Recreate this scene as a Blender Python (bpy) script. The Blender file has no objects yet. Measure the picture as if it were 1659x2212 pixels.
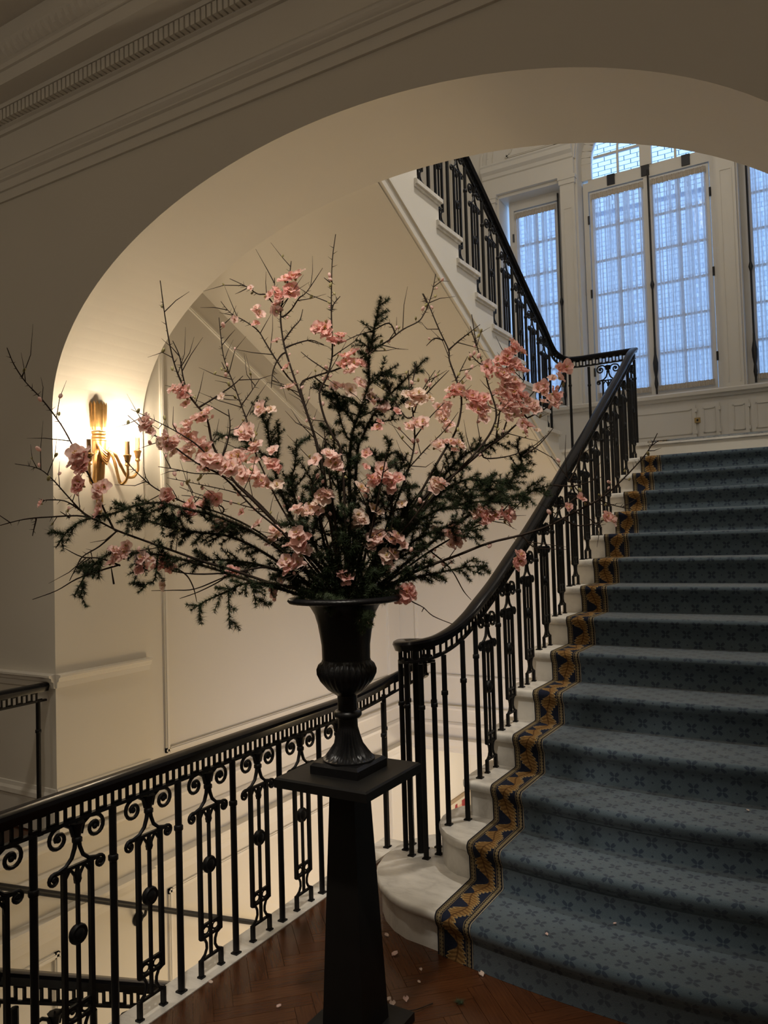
import bpy, math, random
from mathutils import Vector, Matrix
from math import sin, cos, pi, radians, sqrt, atan2

random.seed(7)
sc = bpy.context.scene
col = sc.collection

# ------------------------------------------------------------------ camera, sky, lamps, exposure
F, CX, CY = 1665.0, 829.5, 1106.0
YAW, PITCH, ROLL, EYE = radians(30.6), radians(2.2), radians(-1.65), 1.7
FW = Vector((-sin(YAW) * cos(PITCH), cos(YAW) * cos(PITCH), sin(PITCH)))
_r0 = FW.cross(Vector((0, 0, 1))).normalized()
_u0 = _r0.cross(FW)
RT = _r0 * cos(ROLL) + _u0 * sin(ROLL)
UP = -_r0 * sin(ROLL) + _u0 * cos(ROLL)
CAM = Vector((0, 0, EYE))
cd = bpy.data.cameras.new('camera')
cd.sensor_fit = 'HORIZONTAL'
cd.sensor_width = 36.0
cd.lens = F / 1659.0 * 36.0
cd.clip_start, cd.clip_end = 0.05, 100
co = bpy.data.objects.new('camera', cd)
col.objects.link(co)
m3 = Matrix((RT, UP, -FW)).transposed()
co.matrix_world = Matrix.Translation(CAM) @ m3.to_4x4()
sc.camera = co

wd = bpy.data.worlds.new('dusk_sky')
sc.world = wd
wd.use_nodes = True
wb = wd.node_tree.nodes['Background']
wb.inputs[0].default_value = (0.30, 0.52, 1.0, 1)
wb.inputs[1].default_value = 3.9

sc.view_settings.view_transform = 'Standard'
sc.view_settings.look = 'None'
sc.view_settings.gamma = 1.0
sc.view_settings.use_curve_mapping = False
sc.view_settings.exposure = 0.0

WARM = (1.0, 0.77, 0.50)


def lamp(name, loc, watts, color=WARM, r=0.12):
    d = bpy.data.lights.new(name, 'POINT')
    d.energy = watts
    d.color = color
    d.shadow_soft_size = r
    o = bpy.data.objects.new(name, d)
    o.location = loc
    col.objects.link(o)
    return o


lamp('upper_hall_lamp', (-1.5, 5.9, 6.6), 42, (1.0, 0.90, 0.76), 0.25)
lamp('hall_ceiling_lamp', (1.4, -1.6, 4.0), 26, (1.0, 0.87, 0.70), 0.25)
lamp('hall_ceiling_lamp', (-5.2, -1.4, 4.0), 26, (1.0, 0.87, 0.70), 0.25)
def downlight(name, loc, watts, color, cone, aim=None):
    d = bpy.data.lights.new(name, 'SPOT')
    d.energy = watts
    d.color = color
    d.spot_size = radians(cone)
    d.spot_blend = 0.9
    d.shadow_soft_size = 0.12
    o = bpy.data.objects.new(name, d)
    o.location = loc
    if aim:
        o.rotation_euler = (Vector(aim) - Vector(loc)).to_track_quat('-Z', 'Y').to_euler()
    col.objects.link(o)


downlight('stair_hall_downlight', (-0.7, 4.7, 7.9), 520, (1.0, 0.92, 0.80), 84)
downlight('hall_downlight', (-1.0, 1.9, 4.70), 55, (1.0, 0.90, 0.76), 86)
downlight('hall_downlight', (-3.0, 1.6, 4.70), 100, (1.0, 0.88, 0.72), 86)
downlight('bouquet_accent_light', (-0.9, 0.7, 4.70), 300, (1.0, 0.92, 0.80), 41, (-1.5, 2.3, 1.85))
lamp('lower_hall_lamp', (-3.0, 8.2, -1.2), 24, (1.0, 0.84, 0.62), 0.10)
lamp('stairwell_lamp', (-2.0, 5.3, -1.3), 92, (1.0, 0.72, 0.38), 0.45)
BULB = 520.0


# ------------------------------------------------------------------ pixel helpers (photo frame 1659 x 2212)
def pray(x, y):
    return FW * F + RT * (x - CX) - UP * (y - CY)


def at(x, y, D):
    d = pray(x, y)
    return CAM + d * (D / F)


def onz(x, y, z):
    d = pray(x, y)
    return CAM + d * ((z - EYE) / d.z)


# ------------------------------------------------------------------ materials
class S:
    """socket wrapper that turns python arithmetic into math nodes"""
    def __init__(self, nt, s):
        self.nt, self.s = nt, s

    def _m(self, op, *a):
        n = self.nt.nodes.new('ShaderNodeMath')
        n.operation = op
        for i, v in enumerate((self,) + a):
            if isinstance(v, S):
                self.nt.links.new(v.s, n.inputs[i])
            else:
                n.inputs[i].default_value = v
        return S(self.nt, n.outputs[0])

    def __add__(self, o): return self._m('ADD', o)
    def __sub__(self, o): return self._m('SUBTRACT', o)
    def __mul__(self, o): return self._m('MULTIPLY', o)
    def __truediv__(self, o): return self._m('DIVIDE', o)
    def lt(self, o): return self._m('LESS_THAN', o)
    def gt(self, o): return self._m('GREATER_THAN', o)
    def abs(self): return self._m('ABSOLUTE')
    def sin(self): return self._m('SINE')
    def fract(self): return self._m('FRACT')
    def sqrt(self): return self._m('SQRT')
    def pow(self, p): return self._m('POWER', p)
    def mx(self, o): return self._m('MAXIMUM', o)
    def mn(self, o): return self._m('MINIMUM', o)
    def atan2(self, o): return self._m('ARCTAN2', o)
    def inv(self): return S.const(self.nt, 1.0) - self

    @staticmethod
    def const(nt, v):
        n = nt.nodes.new('ShaderNodeValue')
        n.outputs[0].default_value = v
        return S(nt, n.outputs[0])


def newmat(name):
    m = bpy.data.materials.new(name)
    m.use_nodes = True
    nt = m.node_tree
    b = nt.nodes['Principled BSDF']
    return m, nt, b


def mixc(nt, f, a, b):
    n = nt.nodes.new('ShaderNodeMix')
    n.data_type = 'RGBA'
    if isinstance(f, S):
        nt.links.new(f.s, n.inputs[0])
    else:
        n.inputs[0].default_value = f
    for i, v in ((6, a), (7, b)):
        if hasattr(v, 'is_linked') or isinstance(v, bpy.types.NodeSocket):
            nt.links.new(v, n.inputs[i])
        else:
            n.inputs[i].default_value = (*v, 1)
    return n.outputs[2]


def noise(nt, scale, detail=4, vec=None, rough=0.5, mapscale=None, coord='Object'):
    tc = nt.nodes.new('ShaderNodeTexCoord')
    src = tc.outputs[coord]
    if mapscale:
        mp = nt.nodes.new('ShaderNodeMapping')
        mp.inputs['Scale'].default_value = mapscale
        nt.links.new(src, mp.inputs[0])
        src = mp.outputs[0]
    n = nt.nodes.new('ShaderNodeTexNoise')
    n.inputs['Scale'].default_value = scale
    n.inputs['Detail'].default_value = detail
    n.inputs['Roughness'].default_value = rough
    nt.links.new(src, n.inputs['Vector'])
    return n


def bump(nt, b, src, strength, dist=0.01):
    n = nt.nodes.new('ShaderNodeBump')
    n.inputs['Strength'].default_value = strength
    n.inputs['Distance'].default_value = dist
    nt.links.new(src, n.inputs['Height'])
    nt.links.new(n.outputs[0], b.inputs['Normal'])


def simple(name, c, rough=0.5, metal=0.0, spec=0.5, nscale=None, namt=0.12, bstr=0.0, bscale=60):
    m, nt, b = newmat(name)
    b.inputs['Roughness'].default_value = rough
    b.inputs['Metallic'].default_value = metal
    b.inputs['Specular IOR Level'].default_value = spec
    if nscale:
        n = noise(nt, nscale)
        d = tuple(x * (1 - namt) for x in c)
        e = tuple(min(1, x * (1 + namt)) for x in c)
        nt.links.new(mixc(nt, S(nt, n.outputs[0]), d, e), b.inputs['Base Color'])
    else:
        b.inputs['Base Color'].default_value = (*c, 1)
    if bstr:
        n2 = noise(nt, bscale, 3)
        bump(nt, b, n2.outputs[0], bstr, 0.004)
    return m


M = {}
M['paint'] = simple('cream_wall_paint', (0.74, 0.70, 0.62), 0.62, spec=0.25, nscale=1.3, namt=0.03, bstr=0.05, bscale=90)
M['trim'] = simple('white_trim_paint', (0.77, 0.735, 0.665), 0.42, spec=0.35, nscale=3, namt=0.03)
M['ceil'] = simple('ceiling_paint', (0.74, 0.70, 0.63), 0.7, spec=0.2, nscale=2, namt=0.03)
M['iron'] = simple('black_wrought_iron', (0.009, 0.009, 0.010), 0.45, spec=0.2, nscale=40, namt=0.3)
M['lacquer'] = simple('black_lacquered_rail', (0.007, 0.007, 0.009), 0.20, spec=0.16, nscale=20, namt=0.2)
M['urn'] = simple('black_cast_iron', (0.008, 0.008, 0.009), 0.34, spec=0.35, nscale=30, namt=0.3, bstr=0.15, bscale=160)
M['pedestal'] = simple('black_painted_wood', (0.009, 0.0085, 0.008), 0.5, spec=0.25, nscale=12, namt=0.3, bstr=0.05, bscale=50)
M['gold'] = simple('gilt_bronze', (0.50, 0.30, 0.12), 0.40, metal=1.0, nscale=35, namt=0.35)
M['candle'] = simple('candle_sleeve', (0.42, 0.25, 0.11), 0.55, nscale=30, namt=0.15)
M['bark'] = simple('dark_bark', (0.030, 0.019, 0.013), 0.75, spec=0.2, nscale=60, namt=0.4)
M['cedarbark'] = simple('cedar_bark', (0.040, 0.027, 0.016), 0.8, spec=0.2, nscale=60, namt=0.35)
M['needle'] = simple('cedar_needles', (0.040, 0.058, 0.026), 0.6, spec=0.3, nscale=14, namt=0.5)
M['stamen'] = simple('yellow_stamens', (0.62, 0.42, 0.08), 0.6)
M['bud'] = simple('green_pink_bud', (0.35, 0.30, 0.12), 0.55, nscale=25, namt=0.3)
M['blackhw'] = simple('black_hardware', (0.012, 0.012, 0.014), 0.45)
M['brass'] = simple('aged_brass', (0.45, 0.33, 0.15), 0.4, metal=0.9)
M['frame_gilt'] = simple('picture_frame_wood', (0.34, 0.25, 0.15), 0.5, nscale=20)


def petal_mat(name, a, b_):
    m, nt, b = newmat(name)
    n = noise(nt, 22, 3)
    nt.links.new(mixc(nt, S(nt, n.outputs[0]), a, b_), b.inputs['Base Color'])
    b.inputs['Roughness'].default_value = 0.6
    b.inputs['Specular IOR Level'].default_value = 0.2
    tr = nt.nodes.new('ShaderNodeBsdfTranslucent')
    nt.links.new(mixc(nt, 0.5, a, b_), tr.inputs[0])
    mx = nt.nodes.new('ShaderNodeMixShader')
    mx.inputs[0].default_value = 0.42
    nt.links.new(b.outputs[0], mx.inputs[1])
    nt.links.new(tr.outputs[0], mx.inputs[2])
    nt.links.new(mx.outputs[0], nt.nodes['Material Output'].inputs[0])
    return m


M['petal_a'] = petal_mat('pink_petal', (0.97, 0.68, 0.62), (0.93, 0.52, 0.46))
M['petal_b'] = petal_mat('pale_pink_petal', (0.97, 0.77, 0.70), (0.95, 0.64, 0.57))
M['petal_c'] = petal_mat('white_pink_petal', (0.96, 0.84, 0.72), (0.95, 0.70, 0.60))


def m_marble():
    m, nt, b = newmat('white_marble')
    n = noise(nt, 2.2, 8, rough=0.62, mapscale=(1, 2.6, 1))
    v = (S(nt, n.outputs[0]) - 0.5).abs() * 9.0
    v = v.mn(1.0).pow(0.5)
    c = mixc(nt, v, (0.60, 0.57, 0.52), (0.80, 0.77, 0.71))
    nt.links.new(c, b.inputs['Base Color'])
    b.inputs['Roughness'].default_value = 0.32
    return m


M['marble'] = m_marble()


def m_wood():
    m, nt, b = newmat('dark_oak_parquet')
    n = noise(nt, 7, 8, mapscale=(1.0, 16, 1), rough=0.65)
    n2 = noise(nt, 2.0, 3, mapscale=(1, 3, 1))
    c = mixc(nt, S(nt, n.outputs[0]) * 1.5 - 0.3, (0.040, 0.014, 0.006), (0.155, 0.058, 0.020))
    oi = nt.nodes.new('ShaderNodeObjectInfo')
    r = S(nt, oi.outputs['Random'])
    c2 = mixc(nt, r * 0.55 + S(nt, n2.outputs[0]) * 0.3, c, (0.055, 0.018, 0.007))
    nt.links.new(c2, b.inputs['Base Color'])
    b.inputs['Roughness'].default_value = 0.24
    bump(nt, b, n.outputs[0], 0.08, 0.002)
    return m


M['wood'] = m_wood()


def m_field():
    m, nt, b = newmat('blue_carpet_field')
    uv = nt.nodes.new('ShaderNodeUVMap')
    sep = nt.nodes.new('ShaderNodeSeparateXYZ')
    nt.links.new(uv.outputs[0], sep.inputs[0])
    u, v = S(nt, sep.outputs[0]), S(nt, sep.outputs[1])
    P = 0.118

    def cell(ou, ov):
        fx = (u / P + ou).fract() - 0.5
        fy = (v / P + ov).fract() - 0.5
        r = (fx * fx + fy * fy).sqrt()
        th = fy.atan2(fx)
        a = (th * 2.0).sin().abs()
        notch = (th * 2.0).sin().abs().gt(0.985) * 0.035
        leaf = r.lt(a.pow(1.3) * 0.25 + 0.02 - notch)
        gap = r.gt(0.035)
        return leaf * gap

    def dot(ou, ov):
        fx = (u / P + ou).fract() - 0.5
        fy = (v / P + ov).fract() - 0.5
        return (fx.abs() + fy.abs()).lt(0.05)

    mask = cell(0.0, 0.0).mx(cell(0.5, 0.5)).mx(dot(0.5, 0.0)).mx(dot(0.0, 0.5))
    n = noise(nt, 260, 3)
    n2 = noise(nt, 5, 4)
    base = mixc(nt, S(nt, n.outputs[0]), (0.044, 0.064, 0.082), (0.086, 0.115, 0.140))
    base = mixc(nt, S(nt, n2.outputs[0]) * 0.35, base, (0.070, 0.105, 0.128))
    c = mixc(nt, mask * 0.78, base, (0.016, 0.026, 0.048))
    nt.links.new(c, b.inputs['Base Color'])
    b.inputs['Roughness'].default_value = 0.95
    b.inputs['Specular IOR Level'].default_value = 0.1
    b.inputs['Sheen Weight'].default_value = 0.35
    b.inputs['Sheen Roughness'].default_value = 0.5
    bump(nt, b, n.outputs[0], 0.35, 0.003)
    return m


def m_border():
    m, nt, b = newmat('gold_navy_carpet_border')
    uv = nt.nodes.new('ShaderNodeUVMap')
    sep = nt.nodes.new('ShaderNodeSeparateXYZ')
    nt.links.new(uv.outputs[0], sep.inputs[0])
    u, v = S(nt, sep.outputs[0]) / 0.175, S(nt, sep.outputs[1])
    nz = noise(nt, 95, 3)
    nn = S(nt, nz.outputs[0]) - 0.5
    tp = 2 * pi
    w = v * (tp / 0.235)
    # S-scroll of acanthus leaves
    c = (w.sin() * 0.085) + 0.49
    d = (u - c)
    lob = (v * (tp / 0.036) + d.abs() * 12.0).sin().abs() * 0.085
    wid = (w * 2.0 + 0.9).sin() * 0.055 + 0.150 + lob
    leaf = d.abs().lt(wid)
    # dark cut between successive leaves
    cut = ((w * 2.0 + 0.9).sin() + (d * 6.0)).lt(-1.02)
    leaf = leaf * (cut.inv())
    vein = ((d.abs() * 24.0 + v * (tp / 0.018)).sin() * 0.5 + 0.5)
    rim = d.abs().gt(wid - 0.035)
    stem = d.abs().lt(0.022)
    gold = mixc(nt, (vein * 0.75 + nn * 0.5).mx(0.0).mn(1.0), (0.27, 0.155, 0.055), (0.085, 0.042, 0.016))
    gold = mixc(nt, rim, gold, (0.36, 0.255, 0.115))
    gold = mixc(nt, stem * 0.7, gold, (0.06, 0.025, 0.010))
    navy = mixc(nt, nn + 0.5, (0.010, 0.013, 0.026), (0.020, 0.024, 0.042))
    c1 = mixc(nt, leaf, navy, gold)

    def band(a, b_):
        return u.gt(a) * u.lt(b_)

    def beads(center):
        fv = (v / 0.0155).fract() - 0.5
        du = (u - center) / 0.055
        return (fv * fv * 3.0 + du * du).lt(0.75)

    tan = (0.22, 0.165, 0.085)
    c1 = mixc(nt, band(-0.1, 0.185).mx(band(0.80, 1.1)), c1, (0.016, 0.016, 0.022))
    c1 = mixc(nt, beads(0.108) * band(0.05, 0.165), c1, (0.20, 0.155, 0.085))
    c1 = mixc(nt, beads(0.885) * band(0.82, 0.95), c1, (0.20, 0.155, 0.085))
    c1 = mixc(nt, band(0.036, 0.052).mx(band(0.172, 0.186)).mx(band(0.800, 0.815)), c1, tan)
    c1 = mixc(nt, band(0.968, 0.99), c1, (0.30, 0.26, 0.19))
    nt.links.new(c1, b.inputs['Base Color'])
    b.inputs['Roughness'].default_value = 0.95
    b.inputs['Specular IOR Level'].default_value = 0.1
    bump(nt, b, nz.outputs[0], 0.3, 0.003)
    return m


M['field'] = m_field()
M['border'] = m_border()


def m_curtain():
    m, nt, b = newmat('sheer_curtain')
    n = noise(nt, 55, 2, mapscale=(1.0, 0.0, 0.004))
    f = (S(nt, n.outputs[0]) - 0.42) * 4.2
    f = f.mx(0.0).mn(1.0)
    b.inputs['Base Color'].default_value = (0.80, 0.77, 0.74, 1)
    b.inputs['Roughness'].default_value = 0.9
    tr = nt.nodes.new('ShaderNodeBsdfTranslucent')
    tr.inputs[0].default_value = (0.92, 0.92, 0.94, 1)
    tp = nt.nodes.new('ShaderNodeBsdfTransparent')
    a = nt.nodes.new('ShaderNodeMixShader')
    a.inputs[0].default_value = 0.85
    nt.links.new(b.outputs[0], a.inputs[1])
    nt.links.new(tr.outputs[0], a.inputs[2])
    c = nt.nodes.new('ShaderNodeMixShader')
    nt.links.new((f * 0.50 + 0.03).s, c.inputs[0])
    nt.links.new(a.outputs[0], c.inputs[1])
    nt.links.new(tp.outputs[0], c.inputs[2])
    nt.links.new(c.outputs[0], nt.nodes['Material Output'].inputs[0])
    return m


M['curtain'] = m_curtain()
M['heading'] = simple('gathered_curtain_heading', (0.60, 0.54, 0.46), 0.9, spec=0.1, nscale=60, namt=0.25)


def m_glass():
    m, nt, b = newmat('window_glass')
    tp = nt.nodes.new('ShaderNodeBsdfTransparent')
    gl = nt.nodes.new('ShaderNodeBsdfGlossy')
    gl.inputs['Roughness'].default_value = 0.02
    fr = nt.nodes.new('ShaderNodeFresnel')
    fr.inputs[0].default_value = 1.45
    mx = nt.nodes.new('ShaderNodeMixShader')
    nt.links.new(fr.outputs[0], mx.inputs[0])
    nt.links.new(tp.outputs[0], mx.inputs[1])
    nt.links.new(gl.outputs[0], mx.inputs[2])
    nt.links.new(mx.outputs[0], nt.nodes['Material Output'].inputs[0])
    return m


M['glass'] = m_glass()


def m_bulb():
    m, nt, b = newmat('lit_bulb')
    b.inputs['Base Color'].default_value = (1, 0.9, 0.7, 1)
    b.inputs['Emission Color'].default_value = (1.0, 0.81, 0.57, 1)
    b.inputs['Emission Strength'].default_value = BULB
    return m


M['bulb'] = m_bulb()
M['brick'] = simple('pale_painted_brick', (0.78, 0.80, 0.74), 0.8, nscale=5, namt=0.1, bstr=0.2, bscale=40)
M['mortar'] = simple('dark_mortar', (0.16, 0.20, 0.26), 0.9, nscale=8)
M['bluewood'] = simple('dark_blue_shutter', (0.10, 0.14, 0.30), 0.6, nscale=8)


def m_brickwall():
    m, nt, b = newmat('far_brick_wall')
    tc = nt.nodes.new('ShaderNodeTexCoord')
    mp = nt.nodes.new('ShaderNodeMapping')
    mp.inputs['Rotation'].default_value = (radians(90), 0, 0)
    nt.links.new(tc.outputs['Object'], mp.inputs[0])
    n = nt.nodes.new('ShaderNodeTexBrick')
    nt.links.new(mp.outputs[0], n.inputs[0])
    n.inputs['Color1'].default_value = (0.75, 0.77, 0.72, 1)
    n.inputs['Color2'].default_value = (0.60, 0.64, 0.62, 1)
    n.inputs['Mortar'].default_value = (0.30, 0.34, 0.38, 1)
    n.inputs['Scale'].default_value = 1.0
    n.inputs['Brick Width'].default_value = 0.225
    n.inputs['Row Height'].default_value = 0.08
    n.inputs['Mortar Size'].default_value = 0.008
    nt.links.new(n.outputs[0], b.inputs['Base Color'])
    b.inputs['Roughness'].default_value = 0.85
    return m


M['brickwall'] = m_brickwall()


def m_print():
    """small hanging picture: pale ground with a deep red garment shape"""
    m, nt, b = newmat('picture_print')
    tc = nt.nodes.new('ShaderNodeTexCoord')
    sep = nt.nodes.new('ShaderNodeSeparateXYZ')
    nt.links.new(tc.outputs['Generated'], sep.inputs[0])
    y, z = S(nt, sep.outputs[1]), S(nt, sep.outputs[2])
    body = z.lt(0.93) * ((y - 0.5).abs().lt(z * -0.22 + 0.48))
    neck = (z.gt(0.66)) * ((y - 0.42).abs().lt(0.10))
    red = body * neck.inv()
    skin = neck * z.lt(0.85)
    c = mixc(nt, skin, (0.62, 0.55, 0.42), (0.62, 0.36, 0.24))
    c = mixc(nt, red, c, (0.28, 0.012, 0.016))
    nt.links.new(c, b.inputs['Base Color'])
    return m


M['print'] = m_print()


# ------------------------------------------------------------------ mesh builder
def world_of(o):
    m = o.matrix_basis
    if o.parent:
        m = world_of(o.parent) @ o.matrix_parent_inverse @ m
    return m


def adopt(o, p):
    if p:
        o.parent = p
        o.matrix_parent_inverse = world_of(p).inverted()
    return o


def tag(o, label=None, cat=None, group=None, kind=None):
    for k, v in (('label', label), ('category', cat), ('group', group), ('kind', kind)):
        if v:
            o[k] = v
    return o


def thing(name, loc, label, cat, group=None):
    o = bpy.data.objects.new(name, None)
    o.empty_display_size = 0.1
    o.location = loc
    col.objects.link(o)
    return tag(o, label, cat, group)


def place(mesh, name, loc, parent=None, rot=None, scale=None):
    o = bpy.data.objects.new(name, mesh)
    o.location = loc
    if rot is not None:
        o.rotation_euler = rot
    if scale is not None:
        o.scale = (scale,) * 3 if not hasattr(scale, '__len__') else scale
    col.objects.link(o)
    return adopt(o, parent)


def copy_tree(o, offset, parent=None):
    c = o.copy()
    col.objects.link(c)
    if parent:
        c.parent = parent
    else:
        c.location = o.location + Vector(offset)
    for ch in list(o.children):
        copy_tree(ch, offset, c)
    return c


def lerp(a, b, t):
    return a + (b - a) * t


class MB:
    def __init__(self):
        self.v, self.f, self.uv = [], [], []

    def add(self, vs, fs):
        n = len(self.v)
        self.v += [tuple(p) for p in vs]
        self.f += [tuple(i + n for i in f) for f in fs]
        return self

    def box(self, x0, x1, y0, y1, z0, z1):
        return self.add([(x0, y0, z0), (x1, y0, z0), (x1, y1, z0), (x0, y1, z0),
                         (x0, y0, z1), (x1, y0, z1), (x1, y1, z1), (x0, y1, z1)],
                        [(0, 3, 2, 1), (4, 5, 6, 7), (0, 1, 5, 4), (1, 2, 6, 5), (2, 3, 7, 6), (3, 0, 4, 7)])

    def bar(self, p, q, w, h=None, up=(0, 0, 1)):
        p, q = Vector(p), Vector(q)
        h = h or w
        t = (q - p).normalized()
        u = Vector(up)
        if abs(t.dot(u)) > 0.95:
            u = Vector((1, 0, 0))
        s = t.cross(u).normalized() * (w / 2)
        n = s.cross(t).normalized() * (h / 2)
        return self.add([p - s - n, p + s - n, p + s + n, p - s + n, q - s - n, q + s - n, q + s + n, q - s + n],
                        [(0, 3, 2, 1), (4, 5, 6, 7), (0, 1, 5, 4), (1, 2, 6, 5), (2, 3, 7, 6), (3, 0, 4, 7)])

    def tube(self, pts, r, n=6, cap=True, flat=1.0):
        pts = [Vector(p) for p in pts]
        k = len(pts)
        rs = r if hasattr(r, '__len__') else [r] * k
        t0 = (pts[1] - pts[0]).normalized()
        a = Vector((0, 0, 1)) if abs(t0.z) < 0.9 else Vector((1, 0, 0))
        s = t0.cross(a).normalized()
        vs, fs = [], []
        for i, p in enumerate(pts):
            if i == 0:
                t = t0
            elif i == k - 1:
                t = (pts[i] - pts[i - 1]).normalized()
            else:
                t = ((pts[i + 1] - p).normalized() + (p - pts[i - 1]).normalized())
                t = t.normalized() if t.length > 1e-6 else (p - pts[i - 1]).normalized()
            s = s - t * s.dot(t)
            s = s.normalized() if s.length > 1e-6 else t.orthogonal().normalized()
            b = t.cross(s)
            for j in range(n):
                an = 2 * pi * j / n
                vs.append(p + s * (cos(an) * rs[i]) + b * (sin(an) * rs[i] * flat))
        for i in range(k - 1):
            for j in range(n):
                j2 = (j + 1) % n
                fs.append((i * n + j, i * n + j2, (i + 1) * n + j2, (i + 1) * n + j))
        if cap:
            fs.append(tuple(reversed(range(n))))
            fs.append(tuple((k - 1) * n + j for j in range(n)))
        return self.add(vs, fs)

    def lathe(self, prof, c=(0, 0, 0), n=24, flute=None, cap=True):
        """prof: (r, z [, flute depth]); flute = number of flutes"""
        vs, fs = [], []
        for pr in prof:
            r, z = pr[0], pr[1]
            fd = pr[2] if len(pr) > 2 else 0
            for j in range(n):
                an = 2 * pi * j / n
                rr = r * (1 - fd * (0.5 + 0.5 * cos(an * flute)) if flute and fd else 1)
                vs.append((c[0] + rr * cos(an), c[1] + rr * sin(an), c[2] + z))
        for i in range(len(prof) - 1):
            for j in range(n):
                j2 = (j + 1) % n
                fs.append((i * n + j, i * n + j2, (i + 1) * n + j2, (i + 1) * n + j))
        if cap:
            fs.append(tuple(reversed(range(n))))
            fs.append(tuple((len(prof) - 1) * n + j for j in range(n)))
        return self.add(vs, fs)

    def prism(self, poly, z0, z1):
        """poly in xy, counter-clockwise"""
        n = len(poly)
        vs = [(x, y, z0) for x, y in poly] + [(x, y, z1) for x, y in poly]
        fs = [tuple(reversed(range(n))), tuple(range(n, 2 * n))]
        fs += [(i, (i + 1) % n, n + (i + 1) % n, n + i) for i in range(n)]
        return self.add(vs, fs)

    def prism_x(self, poly, x0, x1):
        """poly in (y, z)"""
        n = len(poly)
        vs = [(x0, y, z) for y, z in poly] + [(x1, y, z) for y, z in poly]
        fs = [tuple(reversed(range(n))), tuple(range(n, 2 * n))]
        fs += [(i, (i + 1) % n, n + (i + 1) % n, n + i) for i in range(n)]
        return self.add(vs, fs)

    def sweep(self, path, prof, cap=True):
        """closed profile of (side, up) swept along path; up stays world Z"""
        path = [Vector(p) for p in path]
        k, n = len(path), len(prof)
        vs, fs = [], []
        for i, p in enumerate(path):
            a = path[max(0, i - 1)]
            b = path[min(k - 1, i + 1)]
            t = Vector((b.x - a.x, b.y - a.y, 0)).normalized()
            s = Vector((t.y, -t.x, 0))
            for (o, z) in prof:
                vs.append(p + s * o + Vector((0, 0, z)))
        for i in range(k - 1):
            for j in range(n):
                j2 = (j + 1) % n
                fs.append((i * n + j, (i + 1) * n + j, (i + 1) * n + j2, i * n + j2))
        if cap:
            fs.append(tuple(range(n)))
            fs.append(tuple((k - 1) * n + j for j in reversed(range(n))))
        return self.add(vs, fs)

    def mould(self, p, q, out, prof):
        """profile of (out, z) extruded from p to q; a closed wall-side back is added"""
        p, q, out = Vector(p), Vector(q), Vector(out)
        n = len(prof)
        Z = Vector((0, 0, 1))
        vs = [p + out * o + Z * z for o, z in prof] + [q + out * o + Z * z for o, z in prof]
        fs = [(i, i + 1, n + i + 1, n + i) for i in range(n - 1)] + [(n - 1, 0, n, 2 * n - 1)]
        fs += [tuple(reversed(range(n))), tuple(range(n, 2 * n))]
        return self.add(vs, fs)

    def ball(self, c, r, n=8, m=6):
        rx, ry, rz = r if hasattr(r, '__len__') else (r, r, r)
        vs, fs = [(c[0], c[1], c[2] - rz)], []
        for i in range(1, m):
            ph = -pi / 2 + pi * i / m
            for j in range(n):
                an = 2 * pi * j / n
                vs.append((c[0] + rx * cos(ph) * cos(an), c[1] + ry * cos(ph) * sin(an), c[2] + rz * sin(ph)))
        vs.append((c[0], c[1], c[2] + rz))
        for j in range(n):
            fs.append((0, 1 + (j + 1) % n, 1 + j))
        for i in range(m - 2):
            for j in range(n):
                a = 1 + i * n + j
                b = 1 + i * n + (j + 1) % n
                fs.append((a, b, b + n, a + n))
        L = len(vs) - 1
        for j in range(n):
            fs.append((L, L - n + j, L - n + (j + 1) % n))
        return self.add(vs, fs)

    def grid(self, rows, uvs=None):
        r, c = len(rows), len(rows[0])
        n = len(self.v)
        for row in rows:
            self.v += [tuple(p) for p in row]
        for i in range(r - 1):
            for j in range(c - 1):
                self.f.append((n + i * c + j, n + i * c + j + 1, n + (i + 1) * c + j + 1, n + (i + 1) * c + j))
        if uvs:
            for row in uvs:
                self.uv += list(row)
        return self

    def mesh(self, name, mat, smooth=False, angle=40, origin=(0, 0, 0)):
        me = bpy.data.meshes.new(name)
        o = Vector(origin)
        me.from_pydata([(p[0] - o.x, p[1] - o.y, p[2] - o.z) for p in self.v], [], self.f)
        if self.uv:
            ul = me.uv_layers.new(name='UVMap')
            for lp in me.loops:
                ul.data[lp.index].uv = self.uv[lp.vertex_index]
        me.materials.append(mat if isinstance(mat, bpy.types.Material) else M[mat])
        if smooth:
            me.polygons.foreach_set('use_smooth', [True] * len(me.polygons))
            me.set_sharp_from_angle(angle=radians(angle))
        me.update()
        return me

    def build(self, name, mat, parent=None, smooth=False, angle=40):
        xs = [p[0] for p in self.v]
        ys = [p[1] for p in self.v]
        zs = [p[2] for p in self.v]
        o = ((min(xs) + max(xs)) / 2, (min(ys) + max(ys)) / 2, min(zs))
        me = self.mesh(name, mat, smooth, angle, o)
        return place(me, name, o, parent)


def struct(mb, name, mat, parent=None, smooth=False):
    o = mb.build(name, mat, parent, smooth)
    if not parent:
        o['kind'] = 'structure'
    return o


# ------------------------------------------------------------------ dimensions of the place
YF, YR = 3.02, 3.73                  # faces of the arch wall
AC, AA, AZ, AB = -1.96, 2.17, 2.55, 1.205   # arch: centre, half span, spring, rise
XJ, XJR = AC - AA, AC + AA           # jambs
XL, XR = -4.16, 0.34                 # stair hall side walls
CEIL, TOP, LOW = 4.78, 8.2, -3.6
RIS = 0.17
YWIN, YGL = 9.0, 9.25
XRAIL = -2.245


def arch_z(x):
    u = min(1, abs(x - AC) / AA)
    return AZ + AB * sqrt(max(0, 1 - u * u))


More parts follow.
